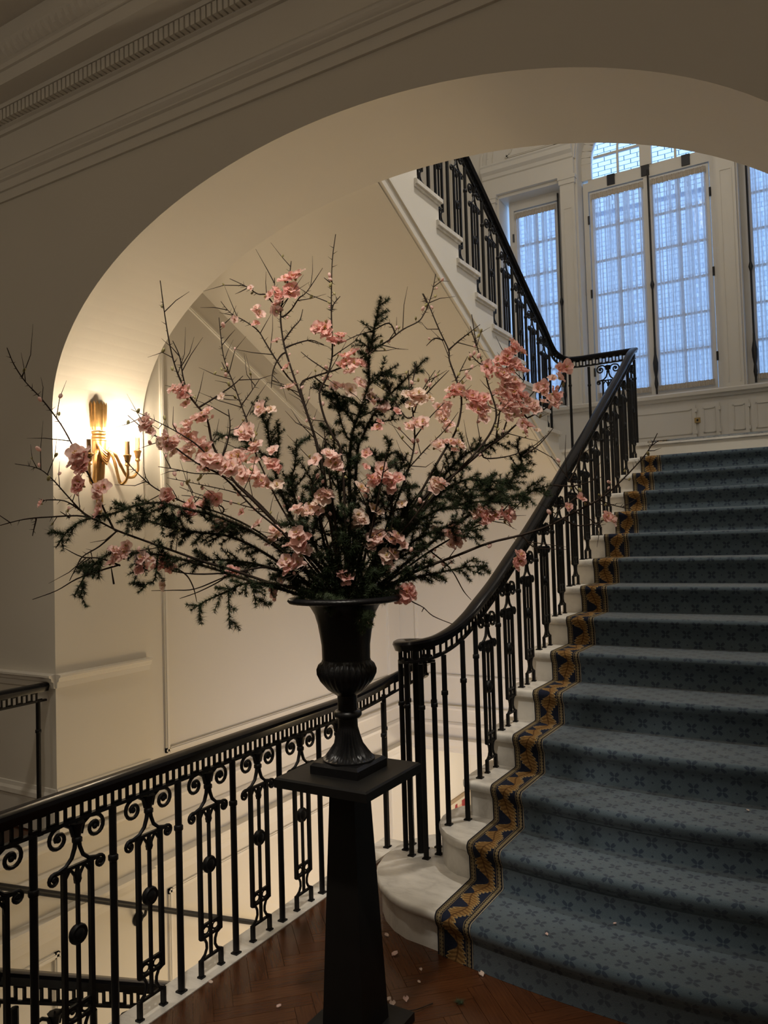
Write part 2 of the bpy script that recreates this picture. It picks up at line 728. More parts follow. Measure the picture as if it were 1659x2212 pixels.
# ------------------------------------------------------------------ walls
w = MB()
N = 64
xs = [AC - AA * cos(pi * i / N) for i in range(N + 1)]
ZT = 5.2
vf = []
for i in range(N):
    a, b = xs[i], xs[i + 1]
    za, zb = arch_z(a), arch_z(b)
    w.add([(a, YF, za), (b, YF, zb), (b, YF, ZT), (a, YF, ZT)], [(0, 1, 2, 3)])
    w.add([(a, YR, za), (b, YR, zb), (b, YR, ZT), (a, YR, ZT)], [(3, 2, 1, 0)])
    w.add([(a, YF, za), (b, YF, zb), (b, YR, zb), (a, YR, za)], [(3, 2, 1, 0)])
w.box(-8.0, XJ, YF, YR, -0.02, AZ)
w.box(-8.0, XJ, YF, YR, AZ, ZT)
w.box(XJR, 4.0, YF, YR, -0.02, AZ)
w.box(XJR, 4.0, YF, YR, AZ, ZT)
wall_front = struct(w, 'wall_front', 'paint', smooth=True)

wall_left = struct(MB().box(XL - 0.2, XL, YR, 9.4, LOW, TOP), 'wall_left', 'paint')
wall_well = struct(MB().box(-4.4, -4.13, -1.0, YR, LOW, -0.03), 'wall_stairwell', 'paint')
wall_right = struct(MB().box(XR, XR + 0.2, YR, 9.4, LOW, TOP), 'wall_right', 'paint')
struct(MB().box(-8.2, -8.0, -5, YR, -0.5, ZT), 'wall_hall_left', 'paint')
struct(MB().box(4.0, 4.2, -5, YR, -0.5, ZT), 'wall_hall_right', 'paint')
struct(MB().box(-8.2, 4.2, -5.2, -5, -0.5, ZT), 'wall_back', 'paint')
struct(MB().box(-8.2, 4.2, -5.2, YF, CEIL, CEIL + 0.15), 'ceiling', 'ceil')
struct(MB().box(XL - 0.2, XR + 0.2, YR, 9.6, TOP, TOP + 0.2), 'ceiling_stair_hall', 'ceil')
# upper gallery front above the arch closes the stair hall
struct(MB().box(XL - 0.2, XR + 0.2, YR - 0.3, YR - 0.1, ZT, TOP), 'wall_gallery', 'paint')
struct(MB().box(XL - 0.2, -2.2, YR, 4.05, 4.60, 4.78), 'floor_gallery', 'marble')
# wall below the landing, facing the hall
wr = struct(MB().box(XL, -1.70, 7.30, 7.46, -0.50, 2.40), 'wall_rear', 'paint')
struct(MB().box(-4.4, XR + 0.2, -1.0, 9.6, LOW - 0.2, LOW), 'floor_lower', 'marble')
# lower level enclosure
struct(MB().box(-4.4, -2.0, -1.2, -1.0, LOW, 0), 'wall_lower_back', 'paint')
struct(MB().box(-2.20, -2.05, -1.0, 3.72, LOW, -0.16), 'wall_lower_right', 'paint')

# floors
fl = MB()
fl.box(-2.22, 4.0, -5.0, 3.74, -0.15, -0.010)
fl.box(-8.0, -2.22, -5.0, 0.55, -0.15, -0.010)
fl.box(-8.0, -4.27, 0.55, YF, -0.15, -0.010)
floor = struct(fl, 'floor', 'wood')
# herringbone planks where the camera can tell them apart
PL, PW = 0.36, 0.072
plank_mesh = MB().box(-PL / 2 + .0008, PL / 2 - .0008, -PW / 2 + .0008, PW / 2 - .0008, -0.010, 0.0).mesh('plank', 'wood')
cnt = 0
ca, sa = cos(radians(45)), sin(radians(45))
cand = []
for i in range(-40, 60):
    for j in range(-40, 60):
        bx = i * PW + j * PL
        by = i * PW - j * PL
        for kind in (0, 1):
            if kind == 0:
                px, py, rz = bx + PL / 2, by + PW / 2, 0
            else:
                px, py, rz = bx + PL + PW / 2 - PW + PW, by + PW - PL / 2 + PW - PW, pi / 2
                px, py = bx + PL + PW / 2, by + PW - PL / 2
            X = px * ca - py * sa - 1.5
            Y = px * sa + py * ca + 2.2
            if -2.32 < X < 0.5 and 1.72 < Y < 3.02:
                cand.append((abs(X + 1.5) + abs(Y - 2.4), X, Y, rz + radians(45)))
cand.sort()
for _, X, Y, rz in cand[:290]:
    place(plank_mesh, 'plank', (X, Y, 0), floor, (0, 0, rz))

# white stone kerb along the well
kb = MB()
kb.box(-2.335, -2.205, -2.0, 3.84, -0.06, 0.004)
kb.box(-2.205, -1.72, 3.73, 3.84, -0.06, 0.004)
kb.box(-2.32, -2.205, -2.0, 3.83, -0.20, -0.06)
kb.box(-2.205, -1.72, 3.735, 3.83, -0.20, -0.06)
struct(kb, 'trim_1', 'marble')
kb = MB().box(-4.275, -4.115, 0.5, YF, -0.06, 0.006)
struct(kb, 'trim_2', 'marble')

# string courses below floor level on the stairwell walls
BAND1 = [(0, -0.07), (0.035, -0.065), (0.045, -0.045), (0.035, -0.02), (0.0, -0.02)]
BAND2 = [(0, -0.25), (0.018, -0.245), (0.028, -0.215), (0.012, -0.195), (0.0, -0.19)]
BAND3 = [(0, -0.60), (0.012, -0.595), (0.016, -0.55), (0.04, -0.52), (0.062, -0.475), (0.066, -0.45), (0, -0.44)]
for k, (p, q, out) in enumerate((((-4.13, 0.0, 0), (-4.13, YR, 0), (1, 0, 0)), ((XL, YR, 0), (XL, 7.30, 0), (1, 0, 0)),
                                 ((XL, 7.30, 0), (-1.7, 7.30, 0), (0, -1, 0)))):
    par = (wall_well, wall_left, wr)[k]
    for bnd in (BAND1, BAND2, BAND3):
        if k == 2 and bnd is BAND3:
            bnd = [(o, z + 0.09) for o, z in bnd]
        MB().mould(p, q, out, bnd).build('string_course', 'trim', par)

# baseboards and dado rails on the arch wall
BASE = [(0, 0.0), (0.022, 0.0), (0.022, 0.19), (0.03, 0.20), (0.026, 0.225), (0.012, 0.24), (0.008, 0.262), (0, 0.265)]
DADO = [(0, 0.868), (0.012, 0.87), (0.016, 0.905), (0.028, 0.912), (0.032, 0.93), (0.046, 0.938), (0.046, 0.95), (0, 0.955)]
for (p, q, out, nm) in (((-8, YF, 0), (XJ, YF, 0), (0, -1, 0), 'front'), ((XJ, YF, 0), (XJ, YR + 0.02, 0), (1, 0, 0), 'jamb'),
                        ((XJR, YF, 0), (4, YF, 0), (0, -1, 0), 'front_right'), ((XJR, YF, 0), (XJR, YR, 0), (-1, 0, 0), 'jamb_right')):
    struct(MB().mould(p, q, out, BASE), 'baseboard_' + nm, 'trim')
    struct(MB().mould(p, q, out, DADO), 'dado_rail_' + nm, 'trim')['kind'] = 'structure'

# hall cornice
CORN = [(0, 3.975), (0.016, 3.975), (0.016, 4.035), (0.030, 4.037), (0.030, 4.092), (0.045, 4.100), (0.040, 4.112), (0.056, 4.135),
        (0.060, 4.150), (0.068, 4.152), (0.068, 4.168), (0.022, 4.170), (0.022, 4.395), (0.040, 4.398), (0.046, 4.420), (0.062, 4.430),
        (0.062, 4.500), (0.112, 4.503), (0.118, 4.525), (0.235, 4.530), (0.240, 4.600), (0.255, 4.603), (0.262, 4.625),
        (0.30, 4.66), (0.325, 4.70), (0.33, CEIL), (0, CEIL)]
cornice = struct(MB().mould((-8, YF, 0), (4, YF, 0), (0, -1, 0), CORN), 'trim_3', 'trim')
dm = MB().box(-0.0135, 0.0135, -0.045, 0.0, 0.0, 0.066).mesh('dentil', 'trim')
X = -6.845
while X < 0.6:
    place(dm, 'dentil', (X, YF - 0.062, 4.434), cornice)
    X += 0.0385
# leaf enrichment blocks of the crown
lm = MB().add([(-0.022, 0, 0), (0.022, 0, 0), (0.026, -0.045, 0.075), (-0.026, -0.045, 0.075), (0, -0.045, 0.03)],
              [(0, 1, 4), (1, 2, 4), (2, 3, 4), (3, 0, 4), (0, 3, 2, 1)]).mesh('crown_leaf', 'trim')
X = -6.94
while X < -0.5:
    place(lm, 'crown_leaf', (X, YF - 0.275, 4.635), cornice)
    X += 0.058


# ------------------------------------------------------------------ wall panel mouldings
PM = [(0, -0.018), (0.010, -0.016), (0.016, 0.0), (0.010, 0.010), (0.005, 0.018), (0, 0.018)]


def frame_on_x(parent, xw, pts, w=0.034, t=0.016, name='panel_moulding'):
    """moulding along a closed polygon of (y, z) on the plane x = xw, proud to +x"""
    mb = MB()
    n = len(pts)
    for i in range(n):
        a, b = pts[i], pts[(i + 1) % n]
        d = Vector((0, b[0] - a[0], b[1] - a[1])).normalized() * (w / 2)
        p, q = Vector((xw + t / 2, a[0], a[1])) - d, Vector((xw + t / 2, b[0], b[1])) + d
        mb.bar(p, q, w, t, up=(1, 0, 0))
        mb.bar(p + Vector((t * .5, 0, 0)), q + Vector((t * .5, 0, 0)), w * 0.45, t * 0.7, up=(1, 0, 0))
    return mb.build(name, 'trim', parent)


def frame_on_y(parent, yw, pts, w=0.034, t=0.016, name='panel_moulding'):
    mb = MB()
    n = len(pts)
    for i in range(n):
        a, b = pts[i], pts[(i + 1) % n]
        d = Vector((b[0] - a[0], 0, b[1] - a[1])).normalized() * (w / 2)
        p, q = Vector((a[0], yw - t / 2, a[1])) - d, Vector((b[0], yw - t / 2, b[1])) + d
        mb.bar(p, q, w, t, up=(0, 1, 0))
        mb.bar(p - Vector((0, t * .5, 0)), q - Vector((0, t * .5, 0)), w * 0.45, t * 0.7, up=(0, 1, 0))
    return mb.build(name, 'trim', parent)


def soffit_z(y):
    return 3.882 - 0.48 * (y - 3.911)


frame_on_x(wall_left, XL, [(3.93, 0.275), (7.03, 0.275), (7.03, soffit_z(7.03) - 0.22), (3.93, soffit_z(3.93) - 0.22)])
frame_on_x(wall_left, XL, [(3.93, -1.75), (7.0, -1.75), (7.0, -0.70), (3.93, -0.70)])
frame_on_x(wall_well, -4.13, [(-0.6, -1.75), (3.0, -1.75), (3.0, -0.70), (-0.6, -0.70)])
frame_on_y(wr, 7.30, [(-3.95, 0.28), (-1.9, 0.28), (-1.9, 2.1), (-3.95, 2.1)])
frame_on_y(wall_front, YF, [(-7.5, 1.1), (-4.75, 1.1), (-4.75, 3.8), (-7.5, 3.8)]) if False else None

# ------------------------------------------------------------------ window wall
ZS, ZH = 3.25, 5.96
wc = (-1.77, 6.20, 0.75)
ww = MB()
Y0, Y1 = YWIN, 9.42


def solid(a, b, z0, z1):
    ww.box(a, b, Y0, Y1, z0, z1)


solid(XL - 0.2, -3.515, LOW, TOP)
solid(-2.735, -2.52, LOW, TOP)
solid(-1.02, -0.79, LOW, TOP)
solid(-0.02, XR + 0.2, LOW, TOP)
for a, b in ((-3.515, -2.735), (-0.79, -0.02)):
    solid(a, b, LOW, ZS)
    solid(a, b, ZH, TOP)
solid(-2.52, -1.02, LOW, ZS)
n = 24
for i in range(n):
    a = wc[0] - wc[2] * cos(pi * i / n)
    b = wc[0] - wc[2] * cos(pi * (i + 1) / n)
    za = wc[1] + wc[2] * sin(pi * i / n)
    zb = wc[1] + wc[2] * sin(pi * (i + 1) / n)
    ww.add([(a, Y0, za), (b, Y0, zb), (b, Y0, TOP), (a, Y0, TOP), (a, Y1, za), (b, Y1, zb), (b, Y1, TOP), (a, Y1, TOP)],
           [(0, 1, 2, 3), (7, 6, 5, 4), (0, 4, 5, 1)])
wall_win = struct(ww, 'wall_window', 'trim')

# pilasters, entablature and dado of the window wall
for a, b in ((-3.70, -3.545), (-2.715, -2.545), (-0.995, -0.81), (0.0, 0.16)):
    p = MB().box(a, b, Y0 - 0.05, Y0, 3.22, 6.0)
    p.box(a - 0.012, b + 0.012, Y0 - 0.065, Y0, 5.90, 5.955)
    p.box(a - 0.022, b + 0.022, Y0 - 0.075, Y0, 5.955, 6.0)
    p.box(a + 0.03, a + 0.04, Y0 - 0.058, Y0, 3.3, 5.6)
    p.box(b - 0.04, b - 0.03, Y0 - 0.058, Y0, 3.3, 5.6)
    p.box(a + 0.03, b - 0.03, Y0 - 0.058, Y0, 5.60, 5.61)
    p.build('pilaster', 'trim', wall_win)
ENT = [(0, 6.0), (0.055, 6.0), (0.055, 6.20), (0.075, 6.21), (0.085, 6.25), (0.125, 6.28), (0.135, 6.33), (0.15, 6.345), (0.15, 6.36), (0, 6.36)]
MB().mould((-3.70, Y0, 0), (-2.545, Y0, 0), (0, -1, 0), ENT).build('entablature', 'trim', wall_win)
MB().mould((-1.0, Y0, 0), (0.16, Y0, 0), (0, -1, 0), ENT).build('entablature', 'trim', wall_win)
for r0, r1, d in ((0.76, 0.80, 0.05), (0.80, 0.86, 0.025)):
    mb = MB()
    pts = [(wc[0] - (r0 + r1) / 2 * cos(pi * i / 30), Y0 - d / 2, wc[1] + (r0 + r1) / 2 * sin(pi * i / 30)) for i in range(31)]
    for a, b in zip(pts, pts[1:]):
        mb.bar(a, b, d, r1 - r0, up=(0, 1, 0)) if False else mb.bar(a, b, r1 - r0, d, up=(0, 1, 0))
    mb.build('archivolt', 'trim', wall_win)
# tympanum mouldings above the side windows
mb = MB()
for rr, ww_ in ((1.06, 0.07), (1.17, 0.03)):
    pts = [(-2.56 - rr * sin(pi / 2 * i / 14), Y0 - 0.012, 6.36 + rr * 1.05 * (1 - cos(pi / 2 * i / 14)) * 0 + rr * 1.1 * cos(pi / 2 * i / 14)) for i in range(15)]
    for a, b in zip(pts, pts[1:]):
        mb.bar(a, b, ww_, 0.03, up=(0, 1, 0))
mb.build('tympanum_rib', 'trim', wall_win)
frame_on_y(wall_win, Y0, [(-3.38, 6.46), (-2.76, 6.46), (-2.76, 7.2), (-3.05, 7.1)], 0.045, 0.02)
SILL = [(0, 3.16), (0.03, 3.165), (0.04, 3.19), (0.075, 3.20), (0.08, 3.235), (0.06, 3.25), (0, 3.255)]
MB().mould((XL, Y0, 0), (XR, Y0, 0), (0, -1, 0), SILL).build('window_sill', 'trim', wall_win)
MB().mould((XL, Y0, 0), (XR, Y0, 0), (0, -1, 0), [(0, 2.55), (0.03, 2.55), (0.03, 2.68), (0.015, 2.70), (0, 2.70)]).build('skirting', 'trim', wall_win)
# cupboard doors in the dado below the windows
for (a, b) in ((-3.95, -3.55), (-3.42, -2.92), (-2.44, -1.31), (-1.28, -1.07), (-0.98, -0.78), (-0.76, -0.10)):
    d = MB().box(a, b, Y0 - 0.018, Y0, 2.73, 3.10).build('cupboard_door', 'trim', wall_win)
    frame_on_y(d, Y0 - 0.018, [(a + 0.05, 2.79), (b - 0.05, 2.79), (b - 0.05, 3.05), (a + 0.05, 3.05)], 0.016, 0.008)
    for z in (2.78, 3.02):
        MB().box(b - 0.012, b + 0.012, Y0 - 0.026, Y0 - 0.016, z, z + 0.04).build('hinge', 'trim', d)
lt = MB().box(-1.325, -1.265, Y0 - 0.03, Y0 - 0.018, 2.90, 2.955).build('latch', 'brass', wall_win)
MB().ball((-1.295, Y0 - 0.036, 2.928), 0.011).build('latch_knob', 'blackhw', lt)


# ------------------------------------------------------------------ windows
ROWS = [3.37, 3.775, 4.18, 4.585, 4.99, 5.395, 5.80]
curtain_no = [0]


def leaf(win, a, b, cols=2, top=5.84, zb=3.30):
    fr = 0.052
    s = MB()
    s.box(a, a + fr, YGL - 0.03, YGL + 0.03, zb, top)
    s.box(b - fr, b, YGL - 0.03, YGL + 0.03, zb, top)
    s.box(a + fr, b - fr, YGL - 0.03, YGL + 0.03, zb, ROWS[0])
    s.box(a + fr, b - fr, YGL - 0.03, YGL + 0.03, ROWS[-1], top)
    sash = s.build('sash', 'trim', win)
    ga, gb = a + fr, b - fr
    for i in range(1, cols):
        x = lerp(ga, gb, i / cols)
        MB().box(x - 0.011, x + 0.011, YGL - 0.018, YGL + 0.018, ROWS[0], ROWS[-1]).build('muntin', 'trim', sash)
    for z in ROWS[1:-1]:
        MB().box(ga, gb, YGL - 0.016, YGL + 0.016, z - 0.011, z + 0.011).build('muntin', 'trim', sash)
    for i in range(cols):
        for z0, z1 in zip(ROWS, ROWS[1:]):
            x0, x1 = lerp(ga, gb, i / cols), lerp(ga, gb, (i + 1) / cols)
            MB().box(x0 + .01, x1 - .01, YGL + 0.004, YGL + 0.008, z0 + .01, z1 - .01).build('pane', 'glass', sash)
    return sash


def curtain(a, b, label, zb=3.335, zt=5.80):
    t = thing('sheer_curtain', ((a + b) / 2, YGL - 0.055, zb), label, 'curtain', 'sheer curtains on the stair hall windows')
    rnd = random.Random(int(-a * 1000))
    n = 150
    rows = []
    ph = [rnd.uniform(0, 6.28) for _ in range(4)]
    for z in (zb + 0.055, lerp(zb, zt, .35), lerp(zb, zt, .7), zt - 0.06):
        row = []
        for i in range(n + 1):
            x = lerp(a, b, i / n)
            y = YGL - 0.055 + 0.010 * sin(x * 210 + ph[0] + z * .6) + 0.006 * sin(x * 93 + ph[1]) + 0.004 * sin(x * 331 + ph[2] + z)
            row.append((x, y, z))
        rows.append(row)
    MB().grid(rows).build('panel', 'curtain', t, smooth=True, angle=180)
    for z0, z1, nm in ((zb, zb + 0.06, 'hem'), (zt - 0.065, zt + 0.005, 'heading')):
        rows = []
        for k in range(4):
            z = lerp(z0, z1, k / 3)
            rows.append([(lerp(a - .01, b + .01, i / 120), YGL - 0.066 + (0.009 * sin(i * 1.9) + 0.004 * sin(i * 0.7)) * (1.0 if k in (0, 3) else 0.5),
                          z + rnd.uniform(-.004, .004)) for i in range(121)])
        MB().grid(rows).build(nm, 'heading', t)


def window(idx, a, b, leaves, bolt_x, hinge_x, transom=False):
    top = 5.96
    f = MB()
    f.box(a - 0.06, a, YGL - 0.05, YGL + 0.05, ZS, top)
    f.box(b, b + 0.06, YGL - 0.05, YGL + 0.05, ZS, top)
    f.box(a, b, YGL - 0.05, YGL + 0.05, ZS, 3.30)
    f.box(a, b, YGL - 0.05, YGL + 0.05, 5.85, 5.96)
    win = f.build('window_%d' % idx, 'trim')
    win['kind'] = 'structure'
    for la, lb in leaves:
        leaf(win, la, lb)
    for (l0, r0), (l1, r1) in zip(leaves, leaves[1:]):
        MB().box(r0 - 0.02, l1 + 0.02, YGL - 0.045, YGL + 0.035, 3.30, 5.85).build('meeting_stile', 'trim', win)
    for x in bolt_x:
        rod = MB().tube([(x, YGL - 0.075, 3.30), (x, YGL - 0.075, 5.92)], 0.011, 8).build('bolt_rod', 'blackhw', win)
        MB().lathe([(0.012, 3.36), (0.022, 3.42), (0.014, 3.5), (0.026, 3.58), (0.03, 3.66), (0.014, 3.76), (0.012, 3.84)],
                   (x, YGL - 0.078, 0), 10).build('bolt_handle', 'blackhw', rod, True)
        MB().lathe([(0.012, 4.52), (0.024, 4.57), (0.012, 4.62)], (x, YGL - 0.075, 0), 10).build('bolt_guide', 'blackhw', rod, True)
    for x in hinge_x:
        for z in (3.60, 4.55, 5.45):
            MB().tube([(x, YGL - 0.055, z), (x, YGL - 0.055, z + 0.10)], 0.012, 8).build('hinge', 'blackhw', win)
    if transom:
        t = MB()
        cx, cz, r = wc[0], 6.20, 0.67
        t.box(a, b, YGL - 0.03, YGL + 0.03, 5.96, 6.0)
        t.box(cx - 0.065, cx + 0.065, YGL - 0.045, YGL + 0.03, 6.0, cz + r)
        pts = [(cx - (r + .03) * cos(pi * i / 28), YGL, cz + (r + .03) * sin(pi * i / 28)) for i in range(29)]
        pts = [(cx - r - .03, YGL, 6.0)] + pts + [(cx + r + .03, YGL, 6.0)]
        for p, q in zip(pts, pts[1:]):
            t.bar(p, q, 0.13, 0.08, up=(0, 1, 0))
        tr = t.build('transom_sash', 'trim', win)
        for sx in (-1, 1):
            x = cx + sx * 0.325
            MB().box(x - 0.012, x + 0.012, YGL - 0.018, YGL + 0.018, 6.0, 6.27).build('muntin', 'trim', tr)
            MB().box(min(cx + sx * .065, cx + sx * .61), max(cx + sx * .065, cx + sx * .61), YGL - 0.016, YGL + 0.016, 6.258, 6.282).build('muntin', 'trim', tr)
            arc = [(cx + sx * (.065 + .26 * cos(pi / 2 * k / 8)) - 0 * k, YGL, 6.27 + 0.40 * sin(pi / 2 * k / 8)) for k in range(9)]
            arc = [(x + sx * -.26 * (1 - cos(pi / 2 * k / 8)), YGL, 6.27 + 0.40 * sin(pi / 2 * k / 8)) for k in range(9)]
            m_ = MB()
            for p, q in zip(arc, arc[1:]):
                m_.bar(p, q, 0.022, 0.03, up=(0, 1, 0))
            m_.build('curved_muntin', 'trim', tr)
            for x0, x1 in ((cx + sx * .065, x), (x, cx + sx * .62)):
                p = MB().box(min(x0, x1), max(x0, x1), YGL + 0.004, YGL + 0.008, 6.0, 6.27)
                p.build('pane', 'glass', tr)
            MB().box(min(cx + sx * .065, cx + sx * .6), max(cx + sx * .065, cx + sx * .6), YGL + 0.004, YGL + 0.008, 6.27, 6.78).build('pane', 'glass', tr)
        for x in (cx - 0.40, cx - 0.005, cx + 0.44):
            MB().box(x - 0.045, x + 0.045, YGL - 0.065, YGL - 0.03, 5.865, 5.99).build('transom_catch', 'blackhw', win)
    return win


window(1, -3.40, -2.83, [(-3.405, -2.825)], (-2.815,), (-3.41,))
curtain(-3.365, -2.855, 'sheer white curtain on the narrow window behind the upper stair rail')
window(2, -2.45, -1.09, [(-2.44, -1.785), (-1.755, -1.10)], (-1.745,), (-2.45, -1.09), True)
curtain(-2.405, -1.815, 'sheer white curtain on the left leaf of the tall middle window')
curtain(-1.715, -1.135, 'sheer white curtain on the right leaf of the tall middle window')
window(3, -0.73, -0.08, [(-0.735, -0.075)], (-0.715,), (-0.075,))
curtain(-0.685, -0.125, 'sheer white curtain on the window cut by the right edge')

# building across the court
bw = thing('neighbouring_building', (-2.5, 13.6, 0), 'pale brick building outside, seen through the arched transom of the middle window', 'building')
MB().box(-14, 8, 13.6, 14.2, LOW, 12.5).build('wall', 'brickwall', bw)
BW, BH = 0.225, 0.08
bm = MB().box(-BW / 2 + .008, BW / 2 - .008, -0.03, 0.0, -BH / 2 + .007, BH / 2 - .007).mesh('brick', 'brick')
backing = MB().box(-3.98, -1.20, 13.585, 13.6, 7.35, 9.45).build('mortar_bed', 'mortar', bw)
for r in range(25):
    for c_ in range(11):
        x = -3.75 + c_ * BW + (BW / 2 if r % 2 else 0)
        if x < -1.45:
            place(bm, 'brick', (x, 13.585, 7.45 + r * BH), backing)
sh = MB().box(-3.98, -3.84, 13.48, 13.6, 6.5, 10.0).build('drainpipe_board', 'bluewood', bw)
MB().box(-1.55, -1.15, 13.44, 13.6, 6.6, 9.8).build('shutter', 'bluewood', bw)

# ------------------------------------------------------------------ main (lower) flight
NY = [None, 2.870, 3.195, 3.485, 3.785, 4.100, 4.415, 4.737, 5.062, 5.384, 5.706, 6.032, 6.357, 6.684, 7.020, 7.360]
BUL = [0, .115, .11, .15, .115, .055, .022, .01] + [0] * 9
XS0, XS1 = -1.68, XR


def nose(k, x):
    c, h = -0.60, 0.95
    u = max(-1.0, min(1.0, (x - c) / h))
    return NY[k] - BUL[k] * (1 - u * u)


stairs = thing('staircase', (-0.67, 5.0, 0), 'white marble flight of stairs climbing to the windows, under blue carpet', 'staircase')


def step_outline(k, over, back):
    """plan outline of tread k (front nose, left end, back)"""
    pts = []
    xr = XR
    if k == 1:
        left = [(-1.575, 2.872), (-1.67, 2.885), (-1.76, 2.925), (-1.845, 2.99), (-1.915, 3.07), (-1.968, 3.17), (-1.995, 3.28),
                (-1.998, 3.40), (-1.975, 3.51), (-1.925, 3.60), (-1.86, 3.66), (-1.78, 3.685), (-1.70, 3.68)]
    elif k == 2:
        left = [(-1.57, 3.208), (-1.635, 3.245), (-1.69, 3.30), (-1.735, 3.37), (-1.757, 3.45), (-1.757, 3.54), (-1.73, 3.62), (-1.69, 3.66)]
    else:
        y = NY[k]
        left = [(-1.63, y + 0.004), (-1.66, y + 0.02), (-1.678, y + 0.05), (-1.682, y + 0.09), (-1.682, y + back)]
    n = 16
    for i in range(n + 1):
        x = lerp(xr, -1.52, i / n)
        pts.append((x, nose(k, x) + over))
    if k > 2:
        left = [(x + over * (0.8 if i > 0 else 0), yy + (over if i < 3 else 0)) for i, (x, yy) in enumerate(left)]
    else:
        cx, cy = (-1.72, 3.3) if k == 1 else (-1.62, 3.45)
        left = [(x + over * (cx - x) / 0.3, yy + over * (cy - yy) / 0.4) for x, yy in left]
    pts += left
    pts.append((xr, left[-1][1]))
    pts.reverse()
    # counter-clockwise orientation check
    A = sum(pts[i][0] * pts[(i + 1) % len(pts)][1] - pts[(i + 1) % len(pts)][0] * pts[i][1] for i in range(len(pts)))
    if A < 0:
        pts.reverse()
    return pts


for k in range(1, 15):
    z = RIS * k
    back = 0.40
    t = MB()
    # bull-nosed slab from stacked outlines
    outs = [step_outline(k, o, back) for o in (0.012, 0.0, 0.0, 0.010)]
    zs = [z - 0.042, z - 0.032, z - 0.010, z]
    n = len(outs[0])
    vs = []
    for o_, zz in zip(outs, zs):
        vs += [(x, y, zz) for x, y in o_]
    fs = [tuple(reversed(range(n))), tuple(range(3 * n, 4 * n))]
    for r in range(3):
        fs += [(r * n + i, r * n + (i + 1) % n, (r + 1) * n + (i + 1) % n, (r + 1) * n + i) for i in range(n)]
    t.add(vs, fs)
    t.build('tread', 'marble', stairs, smooth=True, angle=50)
    rz = MB().prism(step_outline(k, 0.030, back - 0.1), RIS * (k - 1) - (0.0 if k == 1 else 0.02), z - 0.040)
    rz.build('riser', 'marble', stairs, smooth=True, angle=50)
    if k > 1:
        pass
# sloping soffit and string under the flight
def nline(y):
    return RIS * 3 + (y - NY[3]) * (RIS * 12 / (NY[15] - NY[3]))


sp = [(3.70, 0.0), (3.70, 0.28), (7.36, nline(7.36) - 0.24), (7.36, nline(7.36) - 0.62), (4.2, -0.02)]
MB().prism_x(sp, -1.655, XR).build('string', 'paint', stairs)
landing = MB()
landing.box(XL, XR, 7.36, 9.05, 2.30, 2.508)
struct(landing, 'floor_landing', 'paint')
ld = MB()
for o_, z0, z1 in ((0.012, 2.508, 2.52), (0.0, 2.52, 2.54), (0.010, 2.54, 2.55)):
    ld.box(XL, XR, 7.345 + o_, 9.05, z0, z1)
struct(ld, 'floor_landing_slab', 'marble')
MB().box(-1.66, XR, 7.375, 7.40, 2.36, 2.51).build('riser', 'marble', stairs)

# carpet runner: one ribbon following treads and risers
CX0, CXB, CX1 = -1.50, -1.325, 0.20
TH = 0.009


def carpet_path(x):
    """(y, z) polyline climbing the flight at given x, with running length"""
    pts = [(nose(1, x) + 0.022 - TH, 0.001)]
    for k in range(1, 16):
        z = RIS * k
        yn = nose(k, x)
        if k > 1:
            pts.append((yn + 0.028 - TH, RIS * (k - 1) + TH + 0.004))
        pts.append((yn + 0.024 - TH, z - 0.060))
        pts.append((yn + 0.010 - TH, z - 0.042))
        for a in range(0, 6):
            an = radians(180 - 18 * a)
            pts.append((yn + 0.016 + (0.016 + TH) * cos(an), z - 0.016 + (0.016 + TH) * sin(an)))
        if k < 15:
            y2 = nose(k + 1, x)
            pts.append((lerp(yn, y2, 0.5), z + TH))
            pts.append((y2 + 0.016 - TH, z + TH))
        else:
            pts.append((8.9, z + TH))
    return pts


def carpet_strip(xs_, uoff, mat, name, parent):
    rows, uvs = [], []
    paths = [carpet_path(x) for x in xs_]
    ref = carpet_path((CX0 + CXB) / 2)
    L = [0]
    for a, b in zip(ref, ref[1:]):
        L.append(L[-1] + sqrt((a[0] - b[0]) ** 2 + (a[1] - b[1]) ** 2))
    for i in range(len(ref)):
        rows.append([(x, p[i][0], p[i][1]) for x, p in zip(xs_, paths)])
        uvs.append([(x - uoff, L[i]) for x in xs_])
    mb = MB().grid(rows, uvs)
    o = mb.build(name, mat, parent, smooth=True, angle=75)
    return o


runner = thing('stair_carpet', (-0.65, 2.8, 0), 'blue patterned stair carpet with gold leaf border running up the stairs', 'carpet')
carpet_strip([CX0 - 0.001, CX0 + 0.05, CX0 + 0.10, CXB], CX0, 'border', 'border', runner)
carpet_strip([lerp(CXB, CX1, i / 20) for i in range(21)], CXB, 'field', 'field', runner)
# rolled edge of the runner
edge = carpet_path(CX0)
rows = [[(CX0 - 0.001, y, z) for y, z in edge], [(CX0 - 0.001, y + (TH if True else 0) * 0.6, z - TH * 0.9) for y, z in edge]]
MB().grid(rows, [[(0.001, 0)] * len(edge)] * 2).build('edge', 'border', runner)

